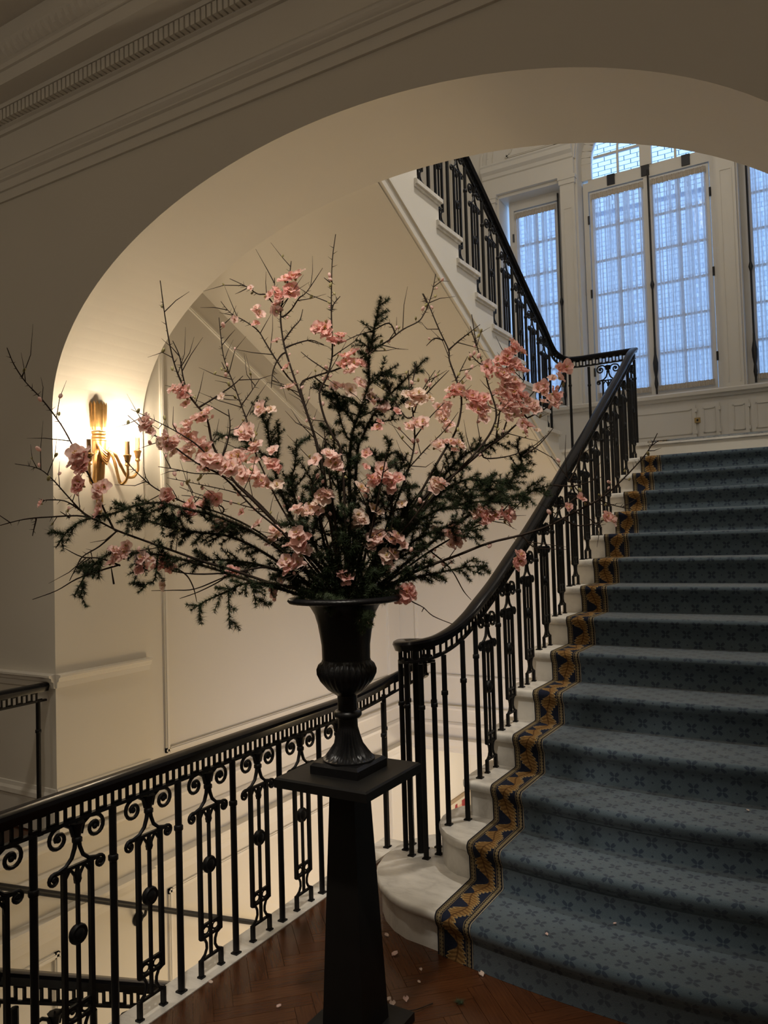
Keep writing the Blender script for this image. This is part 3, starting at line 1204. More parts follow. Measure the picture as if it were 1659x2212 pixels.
# ------------------------------------------------------------------ upper flight
NYU = [7.30 - 0.3125 * (k - 1) for k in range(0, 14)]
ups = thing('upper_staircase', (-3.2, 5.5, 2.55), 'white upper flight of stairs rising over the hall towards the arch', 'staircase')
for k in range(1, 13):
    z = 2.55 + RIS * k
    yn = NYU[k]
    t = MB()
    for o_, z0, z1 in ((0.014, z - 0.055, z - 0.036), (0.0, z - 0.036, z - 0.008), (0.008, z - 0.008, z)):
        t.box(XL, -2.285 - o_, yn - 0.385, yn - o_, z0, z1)
    t.build('tread', 'marble', ups)
    MB().box(XL, -2.345, yn - 0.34, yn - 0.032, z - RIS - 0.02, z - 0.055).build('riser', 'trim', ups)
yA, yB = 3.74, 7.36
st = []
poly = [(yB, 2.30), (yB, 2.50)]
for k in range(1, 13):
    yn, z = NYU[k] - 0.03, 2.55 + RIS * k - 0.055
    if yn < yA:
        break
    poly += [(yn, z - RIS + (0.055 if k == 1 else 0)), (yn, z)]
poly += [(yA, poly[-1][1]), (yA, soffit_z(yA))]
sb = MB().prism_x(poly, -2.36, -2.31)
sb.build('string', 'trim', ups)
# string mouldings parallel to the flight
for dz, wd_, pr in ((0.05, 0.075, 0.022), (0.095, 0.02, 0.034), (0.135, 0.014, 0.02)):
    mb = MB()
    a, b = Vector((-2.31 + pr / 2, yA, soffit_z(yA) + dz)), Vector((-2.31 + pr / 2, 7.25, soffit_z(7.25) + dz))
    mb.bar(a, b, wd_, pr, up=(1, 0, 0))
    mb.build('string_moulding', 'trim', ups)
MB().prism_x([(yA, soffit_z(yA)), (yA, soffit_z(yA) + 0.12), (7.36, soffit_z(7.36) + 0.12), (7.36, soffit_z(7.36))], XL, -2.31).build('soffit', 'paint', ups)


# ------------------------------------------------------------------ ironwork
RAILP = [(-0.030, -0.020), (-0.022, -0.042), (0.022, -0.042), (0.030, -0.020), (0.034, -0.012), (0.030, 0.0), (0.018, 0.006),
         (-0.018, 0.006), (-0.030, 0.0), (-0.034, -0.012)]


def spiral(c, r0, r1, a0, turns, n, sy=1):
    return [(0, c[0] + sy * lerp(r0, r1, i / n) * cos(a0 + turns * 2 * pi * i / n),
             c[1] + lerp(r0, r1, i / n) * sin(a0 + turns * 2 * pi * i / n)) for i in range(n + 1)]


IRON = {}


def iron_meshes(H):
    """ornamental baluster in the local yz plane, total height H (foot at 0, top bar at H)"""
    key = round(H, 3)
    if key in IRON:
        return IRON[key]
    e = H - 0.797                     # upper group slides with the rail
    mid = 0.42 + e * 0.5
    b = MB()
    W = 0.0155
    for s in (-1, 1):
        b.bar((0, s * 0.053, 0.145), (0, s * 0.053, 0.645 + e), W)
        b.bar((0, s * 0.056, 0.0), (0, s * 0.056, 0.066), W)
        b.box(-0.012, 0.012, s * 0.056 - 0.012, s * 0.056 + 0.012, 0.0, 0.006)
        # waisted foot
        wst = [(0, s * 0.053, 0.145), (0, s * 0.034, 0.138), (0, s * 0.024, 0.118), (0, s * 0.023, 0.098), (0, s * 0.034, 0.078), (0, s * 0.056, 0.064)]
        b.tube(wst, 0.0062, 5)
        # ring eyes in the lower frame
        b.tube([(0, s * 0.027 + 0.017 * cos(2 * pi * i / 10), 0.170 + 0.014 * sin(2 * pi * i / 10)) for i in range(11)], 0.004, 4, False)
        # bell curve from the collar to the cross bar
        b.tube([(0, s * 0.006, 0.735 + e), (0, s * 0.010, 0.705 + e), (0, s * 0.022, 0.675 + e), (0, s * 0.045, 0.655 + e), (0, s * 0.080, 0.646 + e)],
               [.0075, .008, .0075, .0065, .006], 6)
        # pointed arches below the cross bar
        b.tube([(0, s * 0.053, 0.590 + e), (0, s * 0.047, 0.615 + e), (0, s * 0.028, 0.640 + e)], [.009, .0065, .005], 5)
        b.tube([(0, s * 0.004, 0.590 + e), (0, s * 0.010, 0.615 + e), (0, s * 0.028, 0.640 + e)], [.009, .0065, .005], 5)
    b.bar((0, 0, 0.062), (0, 0, 0.650 + e), 0.011)
    for z in (0.193, 0.147, 0.064):
        b.bar((0, -0.060, z), (0, 0.060, z), 0.010)
    b.bar((0, -0.085, 0.645 + e), (0, 0.085, 0.645 + e), 0.011)
    b.lathe([(0.006, 0.58 + e), (0.014, 0.60 + e), (0.010, 0.62 + e), (0.006, 0.64 + e)], n=8)
    # collar and leaf crown
    b.lathe([(0.012, 0.718 + e), (0.017, 0.722 + e), (0.017, 0.736 + e), (0.012, 0.740 + e)], n=8)
    b.lathe([(0.011, 0.736 + e), (0.015, 0.755 + e), (0.020, 0.775 + e), (0.026, 0.787 + e)], n=8)
    b.lathe([(0.007, 0.74 + e), (0.010, 0.770 + e), (0.001, 0.795 + e)], n=6)
    body = b.mesh('ornamental_baluster', 'iron', True, 50)
    sc_ = MB()
    for s in (1,):
        p = [(0, 0.016, 0.745 + e), (0, 0.026, 0.778 + e), (0, 0.050, 0.793 + e)] + spiral((0.072, 0.752 + e), 0.040, 0.009, radians(100), -1.35, 22)
        sc_.tube(p, [0.007] * len(p), 6)
        sc_.ball((0, 0.072, 0.752 + e), (0.008, 0.011, 0.011), 8, 6)
    scroll = sc_.mesh('scroll', 'iron', True, 60)
    s2 = MB()
    p = [(0, 0.070, 0.647 + e)] + spiral((0.090, 0.627 + e), 0.021, 0.006, radians(95), -1.25, 16)
    s2.tube(p, 0.006, 6)
    s2.ball((0, 0.090, 0.627 + e), (0.007, 0.008, 0.008), 8, 6)
    small = s2.mesh('small_scroll', 'iron', True, 60)
    rs = MB()
    rs.lathe([(0.006, -0.013), (0.030, -0.011), (0.034, -0.004), (0.034, 0.004), (0.030, 0.011), (0.020, 0.009), (0.014, 0.014), (0.004, 0.016)], n=16)
    rs.v = [(z, x, y + 0) for x, y, z in rs.v]
    ros = rs.mesh('rosette', 'iron', True, 50)
    IRON[key] = (body, scroll, small, ros, mid)
    return IRON[key]


def put_ornament(parent, loc, H, yawr=0.0):
    body, scroll, small, ros, mid = iron_meshes(H)
    o = place(body, 'ornamental_baluster', loc, parent, (0, 0, yawr))
    for s in (1, -1):
        place(scroll, 'scroll', loc, o, (0, 0, yawr + (0 if s > 0 else pi)))
        place(small, 'small_scroll', loc, o, (0, 0, yawr + (0 if s > 0 else pi)))
    place(ros, 'rosette', (loc[0], loc[1], loc[2] + mid), o, (0, 0, yawr))
    return o


def plain_mesh(H):
    key = ('p', round(H, 2))
    if key not in IRON:
        b = MB()
        b.tube([(0, 0, 0), (0, 0, H)], 0.0132, 8)
        b.lathe([(0.0135, H * 0.775 - 0.012), (0.0175, H * 0.775 - 0.008), (0.0175, H * 0.775 + 0.008), (0.0135, H * 0.775 + 0.012)], n=8)
        b.box(-0.016, 0.016, -0.016, 0.016, 0, 0.006)
        IRON[key] = b.mesh('baluster', 'iron', True, 50)
    return IRON[key]


class Path:
    def __init__(self, pts, sub=1):
        self.p = [Vector(q) for q in pts]
        self.l = [0.0]
        for a, b in zip(self.p, self.p[1:]):
            self.l.append(self.l[-1] + (Vector((b.x - a.x, b.y - a.y))).length)

    def at(self, s):
        s = max(0, min(self.l[-1], s))
        for i in range(len(self.l) - 1):
            if s <= self.l[i + 1] + 1e-9:
                d = self.l[i + 1] - self.l[i]
                return self.p[i].lerp(self.p[i + 1], (s - self.l[i]) / d if d > 1e-9 else 0)
        return self.p[-1].copy()


def smooth_path(pts, n=6):
    """Catmull-Rom through pts"""
    P = [Vector(p) for p in pts]
    out = []
    for i in range(len(P) - 1):
        p0, p1, p2, p3 = P[max(0, i - 1)], P[i], P[i + 1], P[min(len(P) - 1, i + 2)]
        for k in range(n):
            t = k / n
            out.append(0.5 * ((2 * p1) + (p2 - p0) * t + (2 * p0 - 5 * p1 + 4 * p2 - p3) * t * t + (3 * p1 - p0 - 3 * p2 + p3) * t ** 3))
    out.append(P[-1])
    return out


def rail_parts(parent, pts, s0=None, s1=None, fret=True):
    """handrail along pts (top line), lower bar and meander fret between them"""
    pts = [Vector(p) for p in pts]
    MB().sweep(pts, RAILP).build('handrail', 'lacquer', parent, True, 35)
    path = Path(pts)
    L = path.l[-1]
    s0 = 0 if s0 is None else s0
    s1 = L if s1 is None else s1
    bar_ = MB()
    bp = [p + Vector((0, 0, -0.098)) for p in pts]
    bar_.sweep(bp, [(-0.009, -0.006), (0.009, -0.006), (0.009, 0.006), (-0.009, 0.006)])
    bar_.build('lower_bar', 'iron', parent)
    if not fret:
        return
    f = MB()
    PER = 0.064
    s = s0
    T = 0.0085
    while s + PER <= s1:
        a = [(s, -0.090), (s, -0.046), (s + PER * .5, -0.046), (s + PER * .5, -0.090), (s + PER, -0.090)]
        q = [path.at(x) + Vector((0, 0, z)) for x, z in a]
        for u_, v_ in zip(q, q[1:]):
            d = (v_ - u_).normalized() * (T / 2)
            f.bar(u_ - d, v_ + d, T, 0.010)
        s += PER
    f.build('fretwork', 'iron', parent)


# --- balustrade of the well (foreground)
RH = 0.905
well = thing('balustrade', (XRAIL, 2.0, 0), 'black wrought iron balustrade along the white kerb, running behind the pedestal', 'balustrade')
wp = [(XRAIL, y, RH - 0.006) for y in [-0.6 + 0.2 * i for i in range(20)]]
wp += smooth_path([(XRAIL, 3.40, RH - 0.006), (XRAIL, 3.55, RH + 0.004), (-2.215, 3.68, RH + 0.03), (-2.13, 3.735, RH + 0.08), (-2.03, 3.72, RH + 0.13),
                   (-1.94, 3.66, RH + 0.17), (-1.88, 3.57, RH + 0.20)], 4)
rail_parts(well, wp)
y = 2.173 - 0.31 * 8
while y < 3.75:
    H = RH - 0.108
    place(plain_mesh(H), 'baluster', (XRAIL, y, 0.004), well)
    if y + 0.163 < 3.35:
        put_ornament(well, (XRAIL, y + 0.163, 0.004), H)
    y += 0.31
place(plain_mesh(0.84), 'baluster', (XRAIL, 3.735, 0.004), well)

# --- balustrade of the main flight
main = thing('balustrade', (-1.60, 5.0, 0), 'black wrought iron stair balustrade climbing beside the blue carpet, starting in a volute', 'balustrade')
RY = [(7.36, 3.44), (7.20, 3.36), (6.842, 3.140), (6.177, 2.762), (5.62, 2.443), (5.145, 2.185), (4.734, 1.952), (4.378, 1.760), (4.066, 1.604), (3.82, 1.482),
      (3.62, 1.395)]


def rail_z(y):
    for (a, za), (b, zb) in zip(RY, RY[1:]):
        if b <= y <= a:
            return lerp(zb, za, (y - b) / (a - b))
    return RY[0][1] if y > RY[0][0] else RY[-1][1]


vol = [(-1.895, 3.425, 1.215), (-1.855, 3.462, 1.215), (-1.80, 3.455, 1.215), (-1.765, 3.405, 1.215), (-1.785, 3.345, 1.216), (-1.85, 3.315, 1.217), (-1.92, 3.345, 1.218),
       (-1.95, 3.41, 1.218)]
# outer turn of the scroll then the climb
outer = [(-1.935, 3.395, 1.205), (-1.90, 3.330, 1.207), (-1.835, 3.295, 1.214), (-1.765, 3.300, 1.226), (-1.70, 3.335, 1.245), (-1.645, 3.41, 1.285), (-1.612, 3.51, 1.340),
         (-1.602, 3.62, 1.395)]
climb = [(-1.60, y_, z_) for y_, z_ in reversed(RY[:-1])]
top_turn = [(-1.60, 7.43, 3.462), (-1.615, 7.462, 3.468), (-1.66, 7.475, 3.468), (-2.0, 7.475, 3.466), (-2.14, 7.475, 3.466), (-2.26, 7.45, 3.475), (-2.335, 7.38, 3.52),
            (-2.36, 7.28, 3.585)]
up_end = [(-2.36, 7.05, 3.73), (-2.36, 6.58, 3.985), (-2.36, 6.12, 4.245), (-2.36, 5.70, 4.48), (-2.36, 5.36, 4.655), (-2.36, 4.6, 5.07), (-2.36, 3.80, 5.50)]
inner_v = [(-1.79, 3.43, 1.203), (-1.83, 3.465, 1.203), (-1.885, 3.46, 1.203), (-1.925, 3.43, 1.204)]
lowpts = smooth_path(inner_v + outer + climb, 4)
rail_parts(main, [p - Vector((0, 0, 0.006)) for p in lowpts])
ring = [(-1.925, 3.375), (-1.865, 3.325), (-1.785, 3.325), (-1.93, 3.45), (-1.845, 3.43), (-1.795, 3.475), (-1.755, 3.40)]
for x, y in ring:
    place(plain_mesh(0.93), 'baluster', (x, y, 0.17), main)
place(MB().lathe([(0.02, 0.0), (0.017, 0.02), (0.017, 1.0)], n=10).mesh('newel', 'iron', True), 'newel', (-1.845, 3.385, 0.17), main)
for (x, y, k) in ((-1.672, 3.352, 2), (-1.618, 3.452, 2)):
    zr = min(lowpts, key=lambda p: (p.x - x) ** 2 + (p.y - y) ** 2).z
    place(plain_mesh(zr - 0.106 - RIS * k), 'baluster', (x, y, RIS * k), main)
for k in range(3, 15):
    yp = NY[k] + 0.085
    yo = NY[k] + 0.235
    H1 = rail_z(yp) - 0.108 - RIS * k
    H2 = rail_z(yo) - 0.118 - RIS * k
    place(plain_mesh(H1), 'baluster', (-1.60, yp, RIS * k), main)
    put_ornament(main, (-1.60, yo, RIS * k), round(H2, 2))

# --- landing and upper balustrade
upb = thing('balustrade', (-2.36, 6.0, 2.55), 'black wrought iron balustrade of the upper flight with a level return at the landing', 'balustrade')
up_pts = smooth_path([(-1.60, 7.36, 3.44)] + top_turn + up_end, 5)
rail_parts(upb, [p - Vector((0, 0, 0.006)) for p in up_pts])
place(plain_mesh(0.80), 'baluster', (-1.61, 7.44, 2.55), upb)
for x in (-1.68, -2.05):
    place(plain_mesh(0.80), 'baluster', (x, 7.475, 2.55), upb)
put_ornament(upb, (-1.865, 7.475, 2.55), 0.797, pi / 2)
for x, y in ((-2.235, 7.46),):
    place(plain_mesh(0.82), 'baluster', (x, y, 2.55), upb)


def rail_zu(y):
    P = [(p[1], p[2]) for p in up_end]
    P = [(7.28, 3.585)] + P
    for (a, za), (b, zb) in zip(P, P[1:]):
        if b <= y <= a:
            return lerp(zb, za, (y - b) / (a - b))
    return P[0][1]


for k in range(1, 11):
    z = 2.55 + RIS * k
    yp, yo = NYU[k] - 0.075, NYU[k] - 0.225
    H1 = rail_zu(yp) - 0.108 - z
    H2 = rail_zu(yo) - 0.118 - z
    place(plain_mesh(H1), 'baluster', (-2.36, yp, z), upb)
    put_ornament(upb, (-2.36, yo, z), round(H2, 2))

# --- far rail of the well at the left edge
far = thing('balustrade', (-4.195, 2.5, 0), 'short black balustrade at the left edge ending against the dark arch wall', 'balustrade')
rail_parts(far, [Vector((-4.195, y, RH - 0.006)) for y in (0.6, 1.2, 1.8, 2.4, 3.0)])
for y in (1.75, 2.06, 2.37, 2.68, 2.945):
    place(plain_mesh(RH - 0.108), 'baluster', (-4.195, y, 0.006), far)
for y in (1.90, 2.21, 2.525):
    put_ornament(far, (-4.195, y, 0.006), RH - 0.108)

# --- flight going down in the well, its balustrade and wall handrail
down = thing('descending_staircase', (-3.2, 2.5, -1.5), 'flight of stairs going down in the well below the left balustrade', 'staircase')
for k in range(0, 18):
    z = -RIS * (k + 1)
    yn = 0.70 + 0.31 * (k + 1)
    MB().box(-4.12, -2.35, yn - 0.31, yn + 0.03, z - 0.04, z).build('tread', 'marble', down)
    MB().box(-4.12, -2.36, yn - 0.31, yn - 0.28, z, z + RIS - 0.02).build('riser', 'marble', down)
dnb = thing('balustrade', (-2.42, 2.0, -0.8), 'descending black balustrade glimpsed low through the bars in the bottom left corner', 'balustrade')


def dz(y):
    return 0.34 - 0.553 * (y - 1.55)


rail_parts(dnb, [Vector((-2.42, y, dz(y))) for y in (0.9, 1.4, 1.9, 2.4, 2.9, 3.4, 3.9, 4.4)])
for k in range(0, 11):
    y = 0.98 + 0.31 * k
    zt = -RIS * (k + 1)
    place(plain_mesh(dz(y) - 0.108 - zt), 'baluster', (-2.42, y, zt), dnb)
    put_ornament(dnb, (-2.42, y + 0.15, zt), round(dz(y + 0.15) - 0.12 - zt, 2))
whr = thing('wall_handrail', (-4.05, 3.4, -0.7), 'thin black round handrail on brackets along the cream stairwell wall', 'handrail')
MB().tube([(-4.05, 1.9, 0.240), (-4.05, 4.9, -1.335)], 0.019, 10).build('rail', 'iron', whr, True)
for y in (2.2, 3.62):
    z = 0.240 - 0.525 * (y - 1.9)
    br = MB().tube([(-4.05, y, z - 0.015), (-4.06, y, z - 0.05), (-4.10, y, z - 0.085), (-4.13, y, z - 0.09)], 0.010, 8)
    b_ = br.build('bracket', 'iron', whr, True)
    r_ = MB().lathe([(0.044, 0), (0.046, 0.006), (0.034, 0.014), (0.012, 0.02)], n=16)
    r_.v = [(-4.13 + zz, y + xx, z - 0.09 + yy) for xx, yy, zz in r_.v]
    r_.build('wall_rose', 'iron', b_, True)

# ------------------------------------------------------------------ wall sconces
def sconce(x, y, z, label):
    t = thing('wall_sconce', (x, y, z), label, 'wall lamp', 'gilt candle sconces')
    v = MB()
    # fluted basket of the quiver
    n = 16
    vs, fs = [], []
    prof = [(0.050, 0.41), (0.056, 0.43), (0.060, 0.50), (0.062, 0.575)]
    for r, zz in prof:
        for i in range(n + 1):
            an = -pi / 2 + pi * i / n
            rr = r * (1 + 0.05 * cos(i * pi))
            vs.append((x + 0.012 + rr * 0.85 * cos(an), y + rr * sin(an), z + zz + (0.026 * (i % 2) if zz > 0.57 else 0)))
    for r in range(3):
        for i in range(n):
            a = r * (n + 1) + i
            fs.append((a, a + 1, a + n + 2, a + n + 1))
    v.add(vs, fs)
    v.build('basket', 'gold', t)
    neck = MB()
    for zz, r in ((0.395, 0.050), (0.372, 0.046), (0.35, 0.050)):
        neck.lathe([(r * 0.9, zz - 0.010), (r, zz - 0.004), (r, zz + 0.004), (r * 0.9, zz + 0.010)], (x + 0.02, y, z), 16)
    neck.build('neck_rings', 'gold', t, True)
    body = MB()
    body.lathe([(0.006, -0.13), (0.016, -0.11), (0.012, -0.08), (0.022, -0.05), (0.020, 0.0), (0.030, 0.06), (0.036, 0.16), (0.044, 0.28), (0.047, 0.34)], (x + 0.02, y, z), 20, flute=None)
    body.build('tapered_shaft', 'gold', t, True)
    for s in (-1, 1):
        g = MB()
        for i in range(5):
            g.tube([(x + 0.055 + 0.006 * i, y - 0.05, z + 0.335 - 0.008 * i), (x + 0.075, y - 0.02, z + 0.285 - 0.016 * i), (x + 0.078, y + 0.012, z + 0.262 - 0.018 * i),
                    (x + 0.07, y + 0.045, z + 0.30 - 0.014 * i)], 0.007, 6) if s > 0 else None
        if s > 0:
            g.build('drapery_swag', 'gold', t, True)
        else:
            g.tube([(x + 0.05, y - 0.055, z + 0.335), (x + 0.055, y - 0.06, z + 0.27), (x + 0.05, y - 0.055, z + 0.22), (x + 0.05, y - 0.05, z + 0.19)], [0.010, 0.016, 0.012, 0.006], 8)
            g.build('drapery_tail', 'gold', t, True)
    for (dy, dx, h) in ((0.240, 0.110, 0.135), (0.076, 0.200, 0.085), (-0.170, 0.140, 0.080)):
        ex, ey, ez = x + dx, y + dy, z + 0.13 + h
        a0 = Vector((x + 0.045, y + 0.01 * (1 if dy > 0 else -1), z + 0.240))
        d = Vector((ex - a0.x, ey - a0.y, 0))
        pts = [a0, a0 + d * 0.18 + Vector((0, 0, 0.035)), a0 + d * 0.36 + Vector((0, 0, 0.015)), a0 + d * 0.5 + Vector((0, 0, -0.05)), Vector((lerp(a0.x, ex, .68), lerp(a0.y, ey, .68), ez - 0.145)),
               Vector((lerp(a0.x, ex, .88), lerp(a0.y, ey, .88), ez - 0.145)), Vector((ex, ey, ez - 0.10)), Vector((ex, ey, ez - 0.035))]
        sp_ = smooth_path(pts, 4)
        arm = MB()
        arm.tube(sp_, [0.0105 * (1 + 0.22 * (i % 4 == 0)) * lerp(1.05, .75, i / len(sp_)) for i in range(len(sp_))], 8)
        am = arm.build('arm', 'gold', t, True)
        cup = MB().lathe([(0.008, -0.045), (0.018, -0.035), (0.012, -0.022), (0.016, -0.010), (0.020, 0.012), (0.027, 0.026), (0.024, 0.030), (0.012, 0.028)], (ex, ey, ez), 14)
        cup.build('candle_cup', 'gold', am, True)
        cn = MB().lathe([(0.0155, 0.025), (0.0155, 0.118), (0.006, 0.120)], (ex, ey, ez), 12).build('candle_sleeve', 'candle', am, True)
        MB().lathe([(0.005, 0.119), (0.013, 0.130), (0.016, 0.145), (0.011, 0.165), (0.004, 0.182), (0.0005, 0.190)], (ex, ey, ez), 10).build('bulb', 'bulb', cn, True)
    return t


sc1 = sconce(XJ, 3.345, 2.06, 'gilt three arm candle sconce glowing on the arch jamb at the left')
sc2 = copy_tree(sc1, (XL - XJ, 7.70 - 3.345, -1.80 - 2.06))
sc2['label'] = 'glowing sconce on the lower level wall, seen through the volute bars'

# right jamb twin of the sconce (mirrored, beyond the right edge of the picture)
sc3 = copy_tree(sc1, (XJR - XJ, 0, 0))
sc3.scale = (-1, 1, 1)
sc3['label'] = 'matching gilt candle sconce on the right arch jamb outside the picture edge'

# framed picture on the lower level
pic = thing('framed_picture', (XL, 8.6, -1.9), 'small framed picture with a red garment, glimpsed low behind the volute', 'picture')
MB().box(XL, XL + 0.02, 8.30, 9.0, -1.93, -1.42).build('frame', 'frame_gilt', pic)
MB().box(XL + 0.018, XL + 0.024, 8.34, 8.96, -1.89, -1.46).build('print', 'print', pic)

# ------------------------------------------------------------------ pedestal and urn
PX, PY = -1.525, 2.287
ped = thing('pedestal', (PX, PY, 0), 'tall tapered black wooden pedestal carrying the urn', 'pedestal')
hp = 0.187
b = MB()
b.box(PX - hp, PX + hp, PY - hp, PY + hp, 0.868, 0.896)
b.add([(PX - hp, PY - hp, .896), (PX + hp, PY - hp, .896), (PX + hp, PY + hp, .896), (PX - hp, PY + hp, .896),
       (PX - hp + .006, PY - hp + .006, .902), (PX + hp - .006, PY - hp + .006, .902), (PX + hp - .006, PY + hp - .006, .902), (PX - hp + .006, PY + hp - .006, .902)],
      [(0, 1, 5, 4), (1, 2, 6, 5), (2, 3, 7, 6), (3, 0, 4, 7), (4, 5, 6, 7)])
b.build('top', 'pedestal', ped)
ht, hb_ = 0.050, 0.083
MB().add([(PX - hb_, PY - hb_, .03), (PX + hb_, PY - hb_, .03), (PX + hb_, PY + hb_, .03), (PX - hb_, PY + hb_, .03),
          (PX - ht, PY - ht, .868), (PX + ht, PY - ht, .868), (PX + ht, PY + ht, .868), (PX - ht, PY + ht, .868)],
         [(0, 1, 5, 4), (1, 2, 6, 5), (2, 3, 7, 6), (3, 0, 4, 7), (4, 5, 6, 7), (3, 2, 1, 0)]).build('shaft', 'pedestal', ped)
hq = 0.150
MB().box(PX - hq, PX + hq, PY - hq, PY + hq, 0.001, 0.032).build('plinth', 'pedestal', ped)

urn = thing('urn', (PX, PY, 0.902), 'black cast iron urn with flared rim standing on the pedestal', 'urn')
UZ = 0.902
hq = 0.098
ub = MB()
ub.add([(PX - hq, PY - hq, UZ), (PX + hq, PY - hq, UZ), (PX + hq, PY + hq, UZ), (PX - hq, PY + hq, UZ),
        (PX - hq, PY - hq, UZ + .028), (PX + hq, PY - hq, UZ + .028), (PX + hq, PY + hq, UZ + .028), (PX - hq, PY + hq, UZ + .028),
        (PX - hq + .01, PY - hq + .01, UZ + .038), (PX + hq - .01, PY - hq + .01, UZ + .038), (PX + hq - .01, PY + hq - .01, UZ + .038), (PX - hq + .01, PY + hq - .01, UZ + .038)],
       [(3, 2, 1, 0), (0, 1, 5, 4), (1, 2, 6, 5), (2, 3, 7, 6), (3, 0, 4, 7), (4, 5, 9, 8), (5, 6, 10, 9), (6, 7, 11, 10), (7, 4, 8, 11), (8, 9, 10, 11)])
ub.build('base', 'urn', urn)
q = UZ + 0.038
MB().lathe([(0.092, q), (0.092, q + .006), (0.086, q + .010, .10), (0.070, q + .030, .16), (0.052, q + .055, .16), (0.042, q + .085, .14), (0.037, q + .105, .06), (0.035, q + .112)],
           (PX, PY, 0), 96, flute=24).build('fluted_foot', 'urn', urn, True, 60)
MB().lathe([(0.035, q + .110), (0.034, q + .143), (0.044, q + .146), (0.050, q + .154), (0.050, q + .162), (0.044, q + .170), (0.035, q + .173), (0.035, q + .222), (0.040, q + .228)],
           (PX, PY, 0), 32).build('stem', 'urn', urn, True, 50)
MB().lathe([(0.038, q + .224), (0.068, q + .245, .0), (0.094, q + .275, .03), (0.106, q + .300, .07), (0.107, q + .315, .09), (0.100, q + .332, .07), (0.088, q + .342, .0), (0.086, q + .350)],
           (PX, PY, 0), 120, flute=30).build('gadrooned_bowl', 'urn', urn, True, 60)
MB().lathe([(0.085, q + .346), (0.086, q + .40), (0.092, q + .44), (0.098, q + .475), (0.108, q + .51), (0.122, q + .535), (0.135, q + .548), (0.128, q + .552), (0.10, q + .50), (0.08, q + .42)],
           (PX, PY, 0), 48).build('body', 'urn', urn, True, 60)
MB().lathe([(0.128, q + .545), (0.165, q + .548), (0.196, q + .552, .015), (0.203, q + .560, .02), (0.200, q + .568, .02), (0.180, q + .572), (0.140, q + .566), (0.110, q + .545)],
           (PX, PY, 0), 144, flute=72, cap=False).build('rim', 'urn', urn, True, 60)
MB().lathe([(0.001, q + .53), (0.115, q + .53)], (PX, PY, 0), 24, cap=False).build('filling', 'cedarbark', urn)

# ------------------------------------------------------------------ flower arrangement
D0 = (Vector((PX, PY, 1.4)) - CAM).dot(FW)
MOUTH = Vector((PX, PY, UZ + 0.56))


def pt(x, y, d=0.0):
    return at(x, y, D0 + d)


def blossom_mesh(seed, mat, n=8):
    rnd = random.Random(seed)
    mb = MB()
    for i in range(n):
        inner = i >= 5
        an = 2 * pi * i / 5 + (0.6 if inner else 0) + rnd.uniform(-.2, .2)
        tilt = rnd.uniform(0.05, 0.50) if not inner else rnd.uniform(0.6, 1.1)
        L = rnd.uniform(0.024, 0.030) * (0.72 if inner else 1.08)
        Wd = L * 0.80
        rows = []
        for r in range(5):
            t = r / 4
            row = []
            for c in range(5):
                u = c / 4 * 2 - 1
                wv = Wd * 0.5 * (0.30 + 1.0 * sin(pi * min(1, t * 0.62 + 0.16))) * (1 - 0.25 * (t > .9) * abs(u))
                lx = L * t * (1 - 0.10 * u * u * t)
                ly = u * wv
                lz = 0.35 * L * t * t * -0.35 + 0.22 * L * u * u * t + 0.0026 * sin(u * 6 + i * 2) * t + 0.005 * t * tilt
                # raise by tilt
                X = lx * cos(tilt) - lz * sin(tilt)
                Z = lx * sin(tilt) + lz * cos(tilt)
                row.append((0.003 * cos(an) + X * cos(an) - ly * sin(an), 0.003 * sin(an) + X * sin(an) + ly * cos(an), Z))
            rows.append(row)
        mb.grid(rows)
    return mb.mesh('blossom', mat, True, 180)


def stamen_mesh(seed):
    rnd = random.Random(seed)
    mb = MB()
    for i in range(9):
        an, r = rnd.uniform(0, 6.28), rnd.uniform(0.002, 0.007)
        p = (r * cos(an), r * sin(an), rnd.uniform(0.010, 0.015))
        mb.tube([(0, 0, 0.002), p], 0.0006, 3)
        mb.ball(p, 0.0014, 5, 4)
    return mb.mesh('stamens', 'stamen', True)


BL = {'a': [blossom_mesh(i, 'petal_a') for i in range(3)], 'b': [blossom_mesh(10 + i, 'petal_b') for i in range(3)], 'c': [blossom_mesh(20 + i, 'petal_c', 7) for i in range(3)]}
STM = [stamen_mesh(1), stamen_mesh(2)]
CAL = MB().lathe([(0.0015, -0.010), (0.0045, -0.007), (0.006, 0.0), (0.004, 0.003)], n=7).mesh('calyx', 'bud', True)
BUDM = [MB().ball((0, 0, 0.006), (0.0045, 0.0045, 0.008), 7, 6).mesh('bud', 'bud', True), MB().ball((0, 0, 0.007), (0.006, 0.006, 0.009), 7, 6).mesh('bud', 'petal_b', True)]

# each branch: label, depth of tip (m, away from camera), base radius, main polyline (tip -> urn) in photo pixels, twigs, blossom spots (x, y, size, tint)
Q = []


def quince(label, tipd, rad, mainp, twigs=(), fl=()):
    Q.append(dict(label=label, tipd=tipd, rad=rad, main=mainp, twigs=list(twigs), fl=list(fl)))


